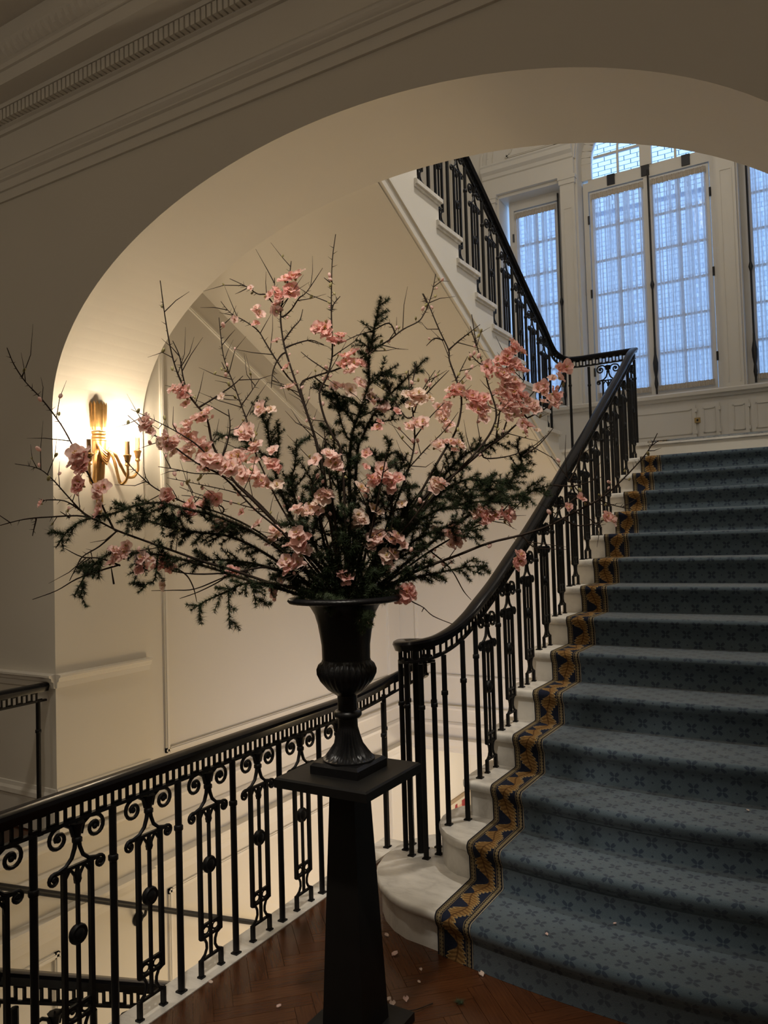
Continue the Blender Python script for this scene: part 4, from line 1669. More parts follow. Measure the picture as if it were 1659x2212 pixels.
quince('tall pink quince branch left of centre, crowned by the topmost blossom cluster', 0.10, 0.0085,
       [(629, 564), (625, 594), (613, 640), (606, 682), (612, 737), (625, 784), (642, 834), (659, 881), (676, 931), (692, 986), (706, 1060), (720, 1150), (735, 1240), (745, 1295)],
       [[(697, 579), (663, 630), (646, 644), (630, 668), (612, 684)], [(496, 602), (528, 617), (557, 635), (576, 638), (598, 668)],
        [(477, 651), (498, 676), (528, 693), (557, 714), (574, 741), (595, 775), (621, 813), (642, 834)], [(654, 668), (648, 691), (633, 708), (619, 727), (612, 737)],
        [(593, 600), (594, 628), (600, 660)], [(700, 745), (672, 735), (640, 742), (615, 752)], [(586, 838), (590, 800), (605, 770)]],
       [(625, 634, 1.2, 'a'), (616, 606, 1, 'a'), (638, 602, .95, 'a'), (608, 640, 1, 'a'), (630, 625, 1, 'a'), (585, 638, .8, 'a'), (559, 680, .9, 'b'), (553, 700, .6, 'a'), (597, 672, .8, 'b'),
        (597, 737, .7, 'b'), (619, 794, .7, 'a'), (623, 838, 1, 'b'), (541, 622, .45, 'b'), (506, 690, .5, 'b')])
quince('arching quince branch sweeping right, its bare tip before the plain soffit', 0.16, 0.006,
       [(941, 592), (934, 630), (924, 661), (915, 680), (903, 695), (870, 712), (840, 735), (806, 754), (782, 772), (760, 784), (722, 800), (680, 813), (650, 830), (660, 881), (690, 990), (738, 1290)],
       [[(912, 634), (920, 650), (924, 664)], [(735, 742), (770, 725), (803, 715), (840, 698)], [(650, 760), (668, 775), (690, 790), (705, 800)], [(760, 843), (740, 835), (705, 833), (680, 815)]],
       [(764, 763, 1, 'a'), (781, 788, 1.1, 'a'), (756, 803, .9, 'b'), (777, 830, 1, 'b'), (756, 843, .9, 'c'), (802, 758, .7, 'a'), (742, 770, .8, 'a'), (724, 835, .8, 'b'), (735, 790, .8, 'a')])
quince('straight upright quince switch with the highest bare tip of the arrangement', 0.0, 0.006,
       [(725, 506), (718, 560), (716, 623), (716, 687), (718, 746), (716, 779), (706, 815), (690, 850), (700, 900), (718, 940), (740, 1000), (750, 1290)],
       [[(735, 640), (722, 655), (717, 668)], [(700, 600), (716, 612)]],
       [(703, 710, 1.05, 'a'), (697, 716, .8, 'a'), (732, 739, .95, 'a'), (738, 726, .7, 'a')])
quince('forked quince branch with long thin tips before the pale arch edge', -0.12, 0.0085,
       [(346, 606), (355, 674), (367, 746), (380, 796), (399, 840), (422, 872), (447, 905), (458, 956), (477, 994), (506, 1040), (548, 1082), (599, 1133), (658, 1192), (715, 1250), (735, 1290)],
       [[(373, 736), (388, 770), (395, 812), (403, 845)], [(525, 812), (502, 833), (464, 859), (430, 880)], [(493, 884), (497, 920), (490, 960), (478, 992)]],
       [(397, 850, 1, 'a'), (388, 845, .8, 'b'), (404, 860, .8, 'b'), (439, 897, .9, 'b'), (422, 905, .95, 'b'), (407, 930, .95, 'b'), (422, 950, 1.1, 'b'), (433, 958, 1, 'b'), (397, 977, .9, 'b'),
        (439, 1006, .9, 'b'), (478, 857, .5, 'c'), (412, 962, .9, 'c'), (446, 975, .8, 'b')])
quince('slender quince branch standing bare between the two left forks', 0.15, 0.005,
       [(473, 686), (478, 735), (485, 778), (506, 833), (523, 880), (534, 911), (545, 960), (570, 1020), (610, 1100), (680, 1210), (740, 1290)],
       [[(479, 782), (488, 800)], [(560, 820), (540, 850), (522, 875)]],
       [(563, 880, 1, 'b'), (570, 890, .9, 'c'), (536, 930, 1.1, 'b'), (530, 945, .9, 'b'), (553, 960, .9, 'b'), (515, 985, 1.1, 'b'), (500, 990, 1, 'b'), (530, 995, 1, 'b'), (549, 998, .9, 'b'), (536, 1036, 1, 'c'),
        (565, 1040, 1, 'b'), (575, 1050, .9, 'b')])
quince('quince branch slanting far left past the sconce with a heavy pink cluster', -0.25, 0.005,
       [(15, 751), (30, 787), (55, 825), (91, 863), (131, 916), (158, 964), (181, 1006), (203, 1048), (224, 1099), (245, 1142)], [],
       [(165, 980, 1.1, 'b'), (178, 990, 1, 'a'), (158, 998, .9, 'b'), (182, 1005, .9, 'a'), (172, 1012, .9, 'a'), (171, 1042, .9, 'a'), (180, 1050, .8, 'a'), (212, 1060, .8, 'b'), (226, 1052, .9, 'b'), (213, 1108, .9, 'a')])
quince('longest low quince branch reaching out to the left picture edge', -0.20, 0.009,
       [(0, 1135), (51, 1122), (105, 1117), (186, 1116), (253, 1146), (321, 1171), (380, 1192), (439, 1213), (498, 1230), (570, 1255), (633, 1281), (700, 1297)],
       [[(32, 1002), (80, 1011), (110, 1032), (148, 1074), (181, 1108), (219, 1129)], [(92, 1085), (101, 1080), (139, 1082), (169, 1099), (186, 1114)],
        [(70, 1158), (74, 1140), (78, 1122)], [(70, 1295), (122, 1276), (165, 1251), (215, 1233), (259, 1220)], [(139, 1184), (177, 1203), (216, 1206), (260, 1222)],
        [(150, 1255), (165, 1225), (179, 1202), (215, 1180), (249, 1150)], [(240, 1225), (246, 1262)], [(130, 1105), (150, 1118)]],
       [(89, 1088, .55, 'a'), (257, 1200, .95, 'b'), (268, 1192, .8, 'b'), (247, 1208, .8, 'b'), (308, 1205, .95, 'b'), (303, 1218, .8, 'a')])
quince('low quince branch bending left under the cedar with four pink blossoms', -0.05, 0.007,
       [(325, 1212), (359, 1230), (422, 1240), (506, 1236), (582, 1226), (650, 1255), (715, 1296)], [[(327, 1276), (375, 1275), (422, 1272), (485, 1247), (530, 1236)], [(388, 1293), (430, 1278), (480, 1252)],
        [(425, 1300), (418, 1270), (405, 1245), (388, 1232)]],
       [(363, 1217, 1.1, 'a'), (355, 1208, .9, 'a'), (333, 1226, .8, 'b'), (370, 1228, .8, 'a'), (354, 1264, .7, 'c'), (511, 1238, .8, 'a'), (608, 1255, .6, 'b'), (595, 1285, .8, 'a')])
quince('quince branch pointing at the sconce with pale blossoms at its twin tips', -0.20, 0.0065,
       [(276, 897), (321, 935), (350, 947), (380, 968), (425, 1000), (485, 1032), (549, 1099), (610, 1150), (680, 1225), (728, 1293)],
       [[(283, 884), (350, 916), (392, 939), (430, 965), (470, 1010)], [(375, 975), (360, 960), (345, 950)]],
       [(316, 922, .9, 'b'), (325, 918, .8, 'b'), (363, 947, 1, 'b'), (372, 955, .9, 'b'), (347, 958, .7, 'c'), (375, 979, .6, 'c'), (455, 990, 1, 'b'), (470, 1000, 1, 'b'), (488, 1010, 1, 'b'), (440, 1012, .9, 'b')])
quince('thin twiggy quince branch ending bare beside the vertical wall moulding', 0.05, 0.005,
       [(342, 1008), (380, 1014), (422, 1023), (477, 1026), (530, 1060), (600, 1130), (690, 1240), (735, 1293)], [[(361, 1032), (400, 1040), (443, 1049), (494, 1060), (540, 1075)], [(388, 1052), (430, 1068), (500, 1085), (560, 1100)]],
       [(591, 973, .8, 'b'), (591, 1006, 1, 'a'), (580, 998, .9, 'b'), (599, 1049, .9, 'c'), (547, 1020, .9, 'b'), (520, 1020, .9, 'b')])
quince('quince branch running below the sconce with coral blossoms along its middle', -0.10, 0.006,
       [(270, 994), (300, 1025), (333, 1053), (375, 1075), (414, 1091), (480, 1110), (560, 1150), (650, 1220), (722, 1294)], [[(392, 1070), (430, 1075), (480, 1095)]],
       [(363, 1082, 1, 'a'), (358, 1092, .9, 'a'), (409, 1099, .9, 'a'), (415, 1110, .8, 'a'), (440, 1090, .9, 'a'), (455, 1085, .9, 'b'), (468, 1078, .9, 'a'), (473, 1137, .9, 'b'), (480, 1128, .7, 'c'),
        (523, 1108, .6, 'a'), (557, 1133, .9, 'b'), (595, 1158, .9, 'c'), (584, 1170, .8, 'b')])
quince('quince branch rising right of centre, forking bare before the stair string', 0.30, 0.007,
       [(914, 634), (925, 656), (948, 711), (969, 756), (971, 779), (989, 830), (997, 870), (985, 930), (950, 990), (900, 1080), (840, 1190), (775, 1290)],
       [[(1037, 701), (1015, 718), (994, 734), (969, 756)], [(921, 747), (939, 731), (958, 735)], [(1010, 770), (990, 810), (985, 822)], [(950, 800), (920, 840), (895, 865)], [(970, 800), (935, 835), (915, 858)]],
       [(989, 843, 1.1, 'a'), (981, 855, .9, 'a'), (971, 858, .8, 'a'), (1000, 850, .9, 'b'), (957, 908, 1, 'b'), (962, 885, 1, 'b'), (950, 900, .8, 'c'), (1010, 815, .6, 'b'), (972, 920, .8, 'b')])
quince('quince branch before the stair string, with a lone bare spur standing up', 0.20, 0.0075,
       [(1019, 679), (1030, 747), (1047, 798), (1054, 830), (1072, 889), (1062, 930), (1030, 975), (985, 1022), (920, 1090), (850, 1190), (785, 1290)],
       [[(1016, 705), (1022, 725), (1028, 742)], [(1013, 760), (1025, 775), (1042, 790)]],
       [(1053, 793, 1, 'a'), (1060, 802, .8, 'a'), (1031, 866, 1.2, 'a'), (1040, 875, 1.1, 'a'), (1022, 858, .9, 'a'), (1046, 860, .9, 'a'), (1035, 890, .9, 'b'), (1044, 903, .9, 'b'), (1018, 880, .8, 'b')])
quince('densest pink quince branch, blossoming thickly where the upper rail meets the landing', 0.25, 0.0085,
       [(1223, 790), (1218, 816), (1191, 871), (1155, 895), (1122, 912), (1085, 944), (1040, 976), (985, 1022), (930, 1060), (870, 1130), (820, 1210), (770, 1290)],
       [[(1115, 740), (1105, 770), (1090, 805), (1085, 850), (1078, 900), (1072, 945)], [(1140, 800), (1120, 850), (1100, 895), (1085, 940)], [(1180, 940), (1150, 965), (1100, 985), (1050, 990)],
        [(1195, 925), (1165, 960), (1130, 985)], [(1172, 820), (1150, 850), (1125, 880)]],
       [(1108, 747, 1.1, 'a'), (1114, 755, .9, 'a'), (1097, 770, 1, 'a'), (1090, 785, 1, 'a'), (1085, 811, 1.2, 'b'), (1092, 822, 1, 'b'), (1072, 805, .8, 'a'), (1118, 798, .9, 'a'), (1131, 802, .9, 'a'), (1086, 839, 1, 'b'),
        (1108, 850, 1.2, 'a'), (1098, 862, 1.1, 'a'), (1118, 862, 1.1, 'a'), (1127, 857, 1, 'a'), (1127, 880, 1, 'b'), (1110, 880, 1, 'b'), (1095, 885, 1, 'b'), (1140, 868, .9, 'b'), (1154, 885, 1, 'b'), (1146, 878, .8, 'b'),
        (1140, 921, 1, 'a'), (1128, 915, .8, 'b'), (1172, 834, 1, 'a'), (1162, 840, .8, 'b'), (1195, 850, 1, 'a'), (1188, 862, .8, 'b'), (1209, 816, .8, 'b'), (1223, 793, 1.05, 'a'), (1200, 876, .6, 'a'), (1102, 800, .9, 'a'),
        (1076, 850, .9, 'b'), (1160, 930, .5, 'c'), (1080, 885, .8, 'b'), (1105, 835, .9, 'b'), (1095, 850, .9, 'c')])
quince('long dark quince branch crossing the stair rail towards the carpet at right', 0.05, 0.009,
       [(1420, 936), (1400, 974), (1365, 1015), (1331, 1049), (1297, 1077), (1245, 1104), (1187, 1135), (1125, 1156), (1056, 1173), (987, 1200), (912, 1228), (850, 1259), (790, 1294)],
       [[(1190, 985), (1225, 1030), (1260, 1075), (1275, 1088)], [(1185, 1150), (1200, 1110), (1228, 1087), (1258, 1068)], [(1365, 1100), (1320, 1090), (1293, 1078)], [(1310, 1110), (1293, 1132), (1265, 1115), (1240, 1105)],
        [(1314, 1118), (1280, 1132), (1245, 1135), (1215, 1120)], [(1224, 1187), (1170, 1185), (1150, 1180), (1130, 1160)], [(1300, 1030), (1260, 1045), (1230, 1050), (1195, 1048)], [(1260, 960), (1245, 1010), (1230, 1040)]],
       [(1255, 1077, .75, 'a'), (1228, 1095, .6, 'a'), (1310, 1118, .85, 'a'), (1304, 1122, .6, 'a'), (1118, 1203, 1, 'a'), (1122, 1212, .85, 'a'), (1112, 1214, .7, 'a')])
quince('quince branch dipping right over the urn rim with one coral cluster', -0.05, 0.004,
       [(977, 1348), (936, 1331), (914, 1312), (891, 1300), (870, 1284), (830, 1278), (790, 1296)], [[(911, 1322), (916, 1312)]],
       [(879, 1279, 1.1, 'a'), (868, 1275, .9, 'a'), (888, 1285, .9, 'a'), (875, 1292, .8, 'a')])
quince('quince branch on the right with a broad coral cluster below the cedar', 0.10, 0.007,
       [(1150, 1060), (1099, 1109), (1060, 1125), (1000, 1150), (930, 1190), (860, 1240), (790, 1294)], [[(1018, 1296), (1001, 1276), (980, 1238), (960, 1215), (935, 1195)], [(1110, 1075), (1090, 1100), (1070, 1120)]],
       [(1044, 1118, 1, 'a'), (1058, 1105, 1, 'b'), (1070, 1115, 1.1, 'a'), (1086, 1114, 1.2, 'a'), (1099, 1109, 1.1, 'a'), (1095, 1122, .9, 'a'), (1021, 1105, .9, 'c'), (1030, 1120, .8, 'b'), (1038, 1130, .8, 'b'),
        (939, 1146, .8, 'c'), (980, 1160, .95, 'b'), (970, 1150, .8, 'b'), (986, 1170, .8, 'b')])
quince('upright twiggy quince branch in the middle with pale open blossoms', 0.12, 0.007,
       [(882, 800), (885, 850), (893, 900), (895, 960), (880, 1020), (850, 1100), (810, 1200), (765, 1292)],
       [[(940, 800), (920, 830), (905, 860), (895, 890)], [(900, 780), (890, 830)], [(830, 800), (845, 850), (875, 900)], [(960, 870), (930, 900), (900, 940)], [(990, 890), (960, 930), (920, 970), (880, 1015)]],
       [(893, 857, .9, 'c'), (905, 850, .9, 'c'), (911, 862, .8, 'c'), (898, 917, 1, 'b'), (885, 875, .7, 'c'), (824, 885, 1, 'b'), (830, 878, .8, 'b'), (801, 862, .95, 'b'), (797, 850, .8, 'c'), (815, 926, .8, 'a'), (856, 890, .7, 'a'),
        (939, 967, 1, 'c'), (948, 960, .8, 'b'), (989, 958, .9, 'b'), (994, 965, .8, 'c')])
quince('short quince branch facing front, blossoms scattered low over the cedar', -0.15, 0.006,
       [(690, 960), (700, 1010), (705, 1070), (715, 1140), (730, 1220), (745, 1292)], [[(640, 1095), (670, 1105), (700, 1110), (712, 1125)], [(620, 1170), (650, 1180), (690, 1200), (722, 1215)], [(640, 1225), (670, 1225), (715, 1232)]],
       [(792, 981, .7, 'a'), (710, 981, .9, 'b'), (724, 1004, 1, 'b'), (715, 1000, .8, 'c'), (682, 995, .9, 'b'), (698, 1077, 1, 'c'), (708, 1070, .8, 'b'), (673, 1100, .95, 'b'), (664, 1105, .8, 'c'), (641, 1100, .9, 'b'),
        (646, 1165, 1.1, 'b'), (655, 1175, 1, 'a'), (640, 1180, 1, 'b'), (660, 1190, .8, 'b'), (632, 1215, 1, 'b'), (625, 1222, .9, 'a'), (645, 1215, .8, 'b'), (751, 1247, 1, 'a'), (748, 1255, .8, 'a')])
quince('inner quince branch right of centre carrying blossoms over the dark cedar', -0.10, 0.006,
       [(960, 1000), (940, 1050), (900, 1110), (860, 1160), (820, 1220), (780, 1294)], [[(820, 1010), (840, 1060), (850, 1110), (845, 1150)], [(770, 1050), (790, 1090), (800, 1140), (795, 1200)]],
       [(953, 1045, 1.05, 'b'), (946, 1052, .8, 'c'), (829, 1025, 1.1, 'b'), (820, 1035, 1, 'a'), (847, 1041, 1.05, 'a'), (838, 1048, .9, 'b'), (779, 1054, .9, 'c'), (786, 1060, .7, 'b'), (806, 1100, .9, 'c'), (769, 1125, 1, 'c'), (772, 1138, .9, 'b'),
        (806, 1160, 1, 'b'), (800, 1170, .8, 'c'), (815, 1172, .8, 'b'), (856, 1160, 1.1, 'b'), (862, 1168, .8, 'b'), (834, 1200, .9, 'c'), (832, 1210, .8, 'b'), (790, 1010, .6, 'a'), (868, 1090, .7, 'c')])

rnd = random.Random(11)


def dense(pts, n=5):
    return smooth_path([Vector((x, y, 0)) for x, y in pts], n)


def depth_on(b, x, y):
    mx, my = 752, 1292
    r = sqrt((x - mx) ** 2 + (y - my) ** 2)
    t0 = b['main'][0]
    R = sqrt((t0[0] - mx) ** 2 + (t0[1] - my) ** 2)
    return b['tipd'] * min(1.15, r / R) ** 1.0


def snap(tw, main2):
    e = Vector((tw[-1][0], tw[-1][1], 0))
    q = min(main2, key=lambda p: (p - e).length)
    d = (q - e).length
    if 3 < d < 60:
        return list(tw) + [(q.x, q.y)]
    return tw


def branch_tube(mb, b, pts2, r0, r1):
    P = []
    for i, p in enumerate(pts2):
        d = depth_on(b, p.x, p.y)
        v = pt(p.x, p.y, d)
        P.append(v)
    rs = [lerp(r0, r1, (i / (len(P) - 1)) ** 0.8) * (1 + 0.10 * rnd.uniform(-1, 1)) for i in range(len(P))]
    mb.tube(P, rs, 6)
    return P


STEM_NO = 0
for b in Q:
    main2 = dense(b['main'], 4)
    base = pt(*b['main'][-1], depth_on(b, *b['main'][-1]))
    root = thing('quince_branch', MOUTH, b['label'], 'branch', 'flowering quince branches in the urn')
    mb = MB()
    spurs = MB()
    P = branch_tube(mb, b, main2, 0.0014, b['rad'] * 0.72)
    inside = MOUTH + Vector((rnd.uniform(-.06, .06), rnd.uniform(-.06, .06), -0.05))
    if b['main'][-1][1] > 1240:
        mb.tube([P[-1], inside], b['rad'] * 0.72, 6)
    allp = [(P, main2)]
    for tw in b['twigs']:
        t2 = dense(snap(tw, main2), 4)
        allp.append((branch_tube(mb, b, t2, 0.0011, min(b['rad'] * 0.55, 0.0036)), t2))
    nb = 0
    budspots = []
    for PP, p2 in allp:
        for i in range(2, len(PP) - 2):
            seg = (PP[i + 1] - PP[i])
            if p2[i].y > 1225:
                continue
            # thorns and spurs
            for _ in range(2):
                if rnd.random() < 0.55:
                    side = (seg.normalized().cross(FW) * rnd.choice((-1, 1)) + FW * rnd.uniform(-.7, .7)).normalized()
                    q0 = PP[i].lerp(PP[i + 1], rnd.random())
                    L = rnd.uniform(0.008, 0.022)
                    q1 = q0 + (side - seg.normalized() * rnd.uniform(.1, .9)).normalized() * L
                    mb.tube([q0, q1], [0.0013, 0.0003], 4)
                    if rnd.random() < 0.20:
                        budspots.append(q1)
            # random finer twigs
            if rnd.random() < 0.20 and seg.length > 0.012:
                side = (seg.normalized().cross(FW) * rnd.choice((-1, 1)) + FW * rnd.uniform(-.8, .8)).normalized()
                q0 = PP[i]
                L = rnd.uniform(0.05, 0.16)
                dr = (side * rnd.uniform(.5, 1) - seg.normalized() * rnd.uniform(.3, 1)).normalized()
                w1 = q0 + dr * L * .5 + Vector((rnd.uniform(-.012, .012), rnd.uniform(-.012, .012), rnd.uniform(-.006, .014)))
                w2 = q0 + dr * L + Vector((0, 0, rnd.uniform(-.01, .035)))
                mb.tube([q0, w1, w2], [0.0019, 0.0014, 0.0005], 4)
                if rnd.random() < 0.5:
                    budspots.append(w1)
    mb.build('stem', 'bark', root, True, 60)
    for q0 in budspots[:16]:
        me = rnd.choice(BUDM)
        place(me, 'bud', q0, root, (rnd.uniform(-.8, .8), rnd.uniform(-.8, .8), rnd.uniform(0, 6)), rnd.uniform(0.7, 1.3))
    fl = []
    for (x, y, s, tint) in b['fl']:
        fl.append((x, y, s, tint))
        for _ in range(2):
            if s >= 0.8 and rnd.random() < 0.5:
                an = rnd.uniform(0, 6.28)
                fl.append((x + 16 * cos(an), y + 14 * sin(an), s * rnd.uniform(.7, .95), rnd.choice((tint, tint, 'b'))))
    for (x, y, s, tint) in fl:
        c = pt(x, y, depth_on(b, x, y) - 0.012)
        # face mostly towards the viewer with an outward lean
        out = (c - MOUTH).normalized()
        nrm = (-FW * rnd.uniform(.35, 1.0) + out * rnd.uniform(.1, .9) + Vector((rnd.uniform(-.6, .6), rnd.uniform(-.6, .6), rnd.uniform(-.2, .7)))).normalized()
        qn = nrm.to_track_quat('Z', 'Y')
        e = (qn.to_matrix() @ Matrix.Rotation(rnd.uniform(0, 6.28), 3, 'Z')).to_euler()
        s *= 0.98
        o = place(rnd.choice(BL[tint]), 'blossom', c, root, e, s)
        place(STM[rnd.randint(0, 1)], 'stamens', c, o, e, s)
        place(CAL, 'calyx', c, o, e, s)

# ---- cedar sprays
CED = []


def cedar(label, tipd, mainp, twigs=(), rad=0.016):
    CED.append(dict(label=label, tipd=tipd, main=mainp, twigs=list(twigs), rad=rad))


cedar('tallest dark cedar spire rising above the middle of the bouquet', 0.12,
      [(823, 642), (813, 687), (804, 737), (796, 779), (796, 830), (777, 889), (760, 940), (756, 990), (755, 1100), (752, 1290)],
      [[(768, 733), (785, 742), (800, 756)], [(861, 786), (840, 800), (823, 809), (796, 832)], [(671, 836), (718, 851), (764, 864), (780, 885)], [(722, 850), (740, 880), (765, 915)], [(729, 870), (735, 905), (750, 945)], [(840, 850), (815, 880), (780, 900)],
       [(700, 850), (712, 860), (730, 880)]])
cedar('cedar spray pointing up right beside the spire', 0.16,
      [(922, 773), (891, 805), (861, 834), (827, 868), (806, 897), (785, 940), (770, 1000), (760, 1290)], [[(880, 860), (855, 880), (820, 890)], [(860, 905), (830, 910), (805, 915)], [(848, 825), (838, 850)]])
cedar('arching cedar spray drooping in front of the sconce tail', -0.18,
      [(122, 1182), (140, 1155), (165, 1132), (200, 1118), (249, 1108), (295, 1091), (346, 1086), (401, 1099), (456, 1112), (530, 1140), (620, 1200), (720, 1292)],
      [[(250, 1130), (290, 1112), (330, 1095)], [(300, 1120), (330, 1105), (360, 1095)], [(430, 1105), (450, 1125)], [(385, 1125), (372, 1105)], [(262, 1100), (285, 1095)], [(330, 1130), (350, 1110)], [(370, 1140), (390, 1115)]], 0.017)
cedar('long cedar spray hanging lowest at far left', -0.15,
      [(160, 1288), (175, 1260), (190, 1234), (228, 1200), (262, 1194), (321, 1196), (380, 1205), (450, 1225), (560, 1260), (700, 1298)],
      [[(290, 1258), (298, 1235), (310, 1210)], [(300, 1280), (318, 1262), (335, 1250)], [(200, 1250), (215, 1222)], [(172, 1290), (180, 1262)]], 0.017)
cedar('cedar spray spreading left above the low quince branch', -0.08,
      [(283, 1140), (312, 1124), (371, 1141), (430, 1150), (500, 1160), (580, 1200), (715, 1294)], [[(395, 1160), (420, 1150)], [(440, 1175), (470, 1160)], [(470, 1130), (500, 1150)], [(360, 1160), (380, 1145)]])
cedar('cedar spray dangling two tassels lowest at left of the urn', -0.12,
      [(411, 1319), (447, 1297), (494, 1276), (532, 1260), (600, 1262), (720, 1298)], [[(496, 1357), (495, 1325), (494, 1285)], [(553, 1312), (550, 1290), (545, 1265)], [(533, 1290), (530, 1268)], [(430, 1312), (440, 1300)], [(590, 1290), (585, 1268)]], 0.017)
cedar('horizontal cedar spray left, level with the pink clusters', 0.02,
      [(413, 1213), (464, 1209), (506, 1212), (560, 1220), (640, 1250), (730, 1296)], [[(490, 1190), (510, 1205)], [(520, 1240), (545, 1222)]])
cedar('small cedar spray with three upright fingers left of the main stem', 0.20,
      [(576, 912), (580, 940), (590, 1000), (610, 1070), (660, 1180), (738, 1292)], [[(598, 908), (602, 940), (598, 990)], [(460, 939), (485, 940), (510, 944), (560, 975), (590, 1010)], [(545, 870), (560, 890), (578, 925)]])
cedar('upright cedar spray with curly outline left of centre', 0.10,
      [(641, 950), (637, 1006), (629, 1040), (645, 1100), (690, 1200), (742, 1292)], [[(600, 1060), (620, 1065), (635, 1075)], [(660, 1020), (645, 1045)], [(610, 1020), (625, 1040)], [(680, 1060), (660, 1110)]])
cedar('dense cedar mass filling the middle left of the bouquet', -0.05,
      [(700, 1030), (690, 1090), (695, 1150), (715, 1220), (745, 1292)], [[(640, 1130), (660, 1150), (690, 1180)], [(610, 1160), (650, 1190), (700, 1220)], [(600, 1210), (650, 1225), (705, 1250)], [(730, 1090), (720, 1150)], [(580, 1240), (640, 1255), (705, 1275)], [(660, 1080), (680, 1120)], [(740, 1140), (735, 1200)], [(620, 1120), (660, 1170)],
       [(610, 1265), (660, 1270), (720, 1290)], [(700, 1180), (722, 1230)]], 0.018)
cedar('dense cedar mass filling the middle right of the bouquet', -0.05,
      [(850, 1040), (845, 1100), (825, 1170), (800, 1230), (765, 1292)], [[(900, 1070), (870, 1110), (840, 1160)], [(790, 1060), (800, 1110), (800, 1170)], [(910, 1120), (870, 1160), (825, 1200)], [(920, 1170), (870, 1200), (815, 1230)], [(940, 1210), (880, 1230), (805, 1265)], [(770, 1110), (778, 1170), (775, 1240)], [(880, 1090), (850, 1140)],
       [(860, 1190), (830, 1220)], [(900, 1250), (850, 1262), (790, 1285)], [(750, 1170), (755, 1230)]], 0.018)
cedar('cedar spray slanting up right towards the thick blossoms', 0.22,
      [(1095, 935), (1058, 958), (1021, 972), (985, 1000), (940, 1050), (880, 1130), (780, 1292)], [[(994, 935), (1000, 960), (1008, 980)], [(975, 960), (980, 990)], [(1040, 945), (1030, 968)], [(940, 1000), (945, 1030), (940, 1055)], [(960, 980), (970, 1010)]])
cedar('ragged upright cedar spray farthest right of the upper group', 0.28,
      [(1122, 944), (1118, 967), (1127, 999), (1113, 1018), (1099, 1050), (1050, 1090), (960, 1150), (785, 1292)], [[(1145, 965), (1130, 980)], [(1142, 1000), (1125, 1010)], [(1100, 985), (1115, 1005)]])
cedar('flat cedar spray fanned out right before the soffit', 0.15,
      [(1104, 1036), (1058, 1041), (1012, 1036), (976, 1050), (930, 1085), (860, 1170), (785, 1292)], [[(1090, 1055), (1050, 1058), (1010, 1055)], [(1040, 1022), (1010, 1035)], [(1000, 1080), (970, 1070), (950, 1075)], [(1075, 1072), (1030, 1070), (990, 1065)], [(960, 1030), (950, 1060)]], 0.018)
cedar('cedar spray stretching right until it touches the stair handrail', 0.08,
      [(1190, 1048), (1150, 1060), (1104, 1073), (1049, 1082), (989, 1091), (920, 1115), (860, 1180), (790, 1292)], [[(1160, 1040), (1140, 1055)], [(1120, 1095), (1090, 1085), (1060, 1082)], [(1140, 1080), (1110, 1078)], [(1030, 1100), (1000, 1098), (960, 1100)], [(1080, 1060), (1060, 1075)]], 0.018)
cedar('short cedar spray right of centre above the long dark branch', 0.02,
      [(1053, 1141), (1012, 1146), (960, 1140), (900, 1165), (840, 1220), (785, 1294)], [[(1040, 1160), (1010, 1160), (980, 1152)], [(990, 1125), (960, 1138)], [(960, 1165), (930, 1160)], [(940, 1110), (915, 1150)]])
cedar('lowest right cedar spray beside the curve of the handrail', 0.0,
      [(1053, 1224), (1012, 1224), (966, 1233), (921, 1242), (860, 1258), (795, 1294)], [[(1045, 1240), (1015, 1232)], [(1030, 1205), (1005, 1218)], [(950, 1255), (930, 1245)], [(980, 1210), (955, 1230)], [(900, 1215), (890, 1245)], [(880, 1280), (850, 1268)]])
cedar('bushy cedar spray packed low in the middle of the urn mouth', -0.10,
      [(760, 1090), (755, 1150), (752, 1210), (752, 1292)], [[(690, 1190), (715, 1220), (745, 1250)], [(810, 1190), (790, 1220), (760, 1250)], [(660, 1235), (700, 1255), (745, 1275)], [(845, 1235), (805, 1255), (758, 1275)], [(725, 1150), (740, 1190)], [(785, 1150), (768, 1190)],
       [(640, 1275), (690, 1283), (740, 1290)], [(870, 1272), (815, 1283), (765, 1290)], [(700, 1225), (730, 1262)], [(800, 1225), (775, 1262)], [(730, 1200), (745, 1240)], [(775, 1205), (760, 1240)]], 0.018)
cedar('bushy cedar spray behind the middle blossoms left of the spire', 0.06,
      [(720, 930), (725, 1000), (735, 1080), (745, 1180), (750, 1290)], [[(690, 970), (705, 1010), (725, 1050)], [(760, 960), (748, 1010), (735, 1060)], [(700, 1060), (720, 1100), (738, 1130)], [(775, 1040), (760, 1090), (742, 1140)], [(670, 1040), (700, 1090), (730, 1140)], [(650, 1000), (680, 1050), (715, 1110)]], 0.017)
cedar('bushy cedar spray behind the middle blossoms right of the spire', 0.06,
      [(845, 950), (830, 1010), (810, 1090), (785, 1180), (758, 1290)], [[(880, 980), (860, 1020), (830, 1070)], [(810, 970), (815, 1020), (812, 1070)], [(880, 1040), (850, 1080), (815, 1120)], [(790, 1050), (795, 1100), (790, 1150)], [(930, 1090), (890, 1120), (830, 1160)]], 0.017)
cedar('grey green cedar tip hanging over the front of the urn', -0.24,
      [(801, 1352), (790, 1338), (779, 1322), (765, 1306), (755, 1296), (755, 1285)], [[(705, 1315), (720, 1305), (745, 1298)], [(722, 1318), (735, 1308)], [(775, 1345), (780, 1330)]], 0.013)

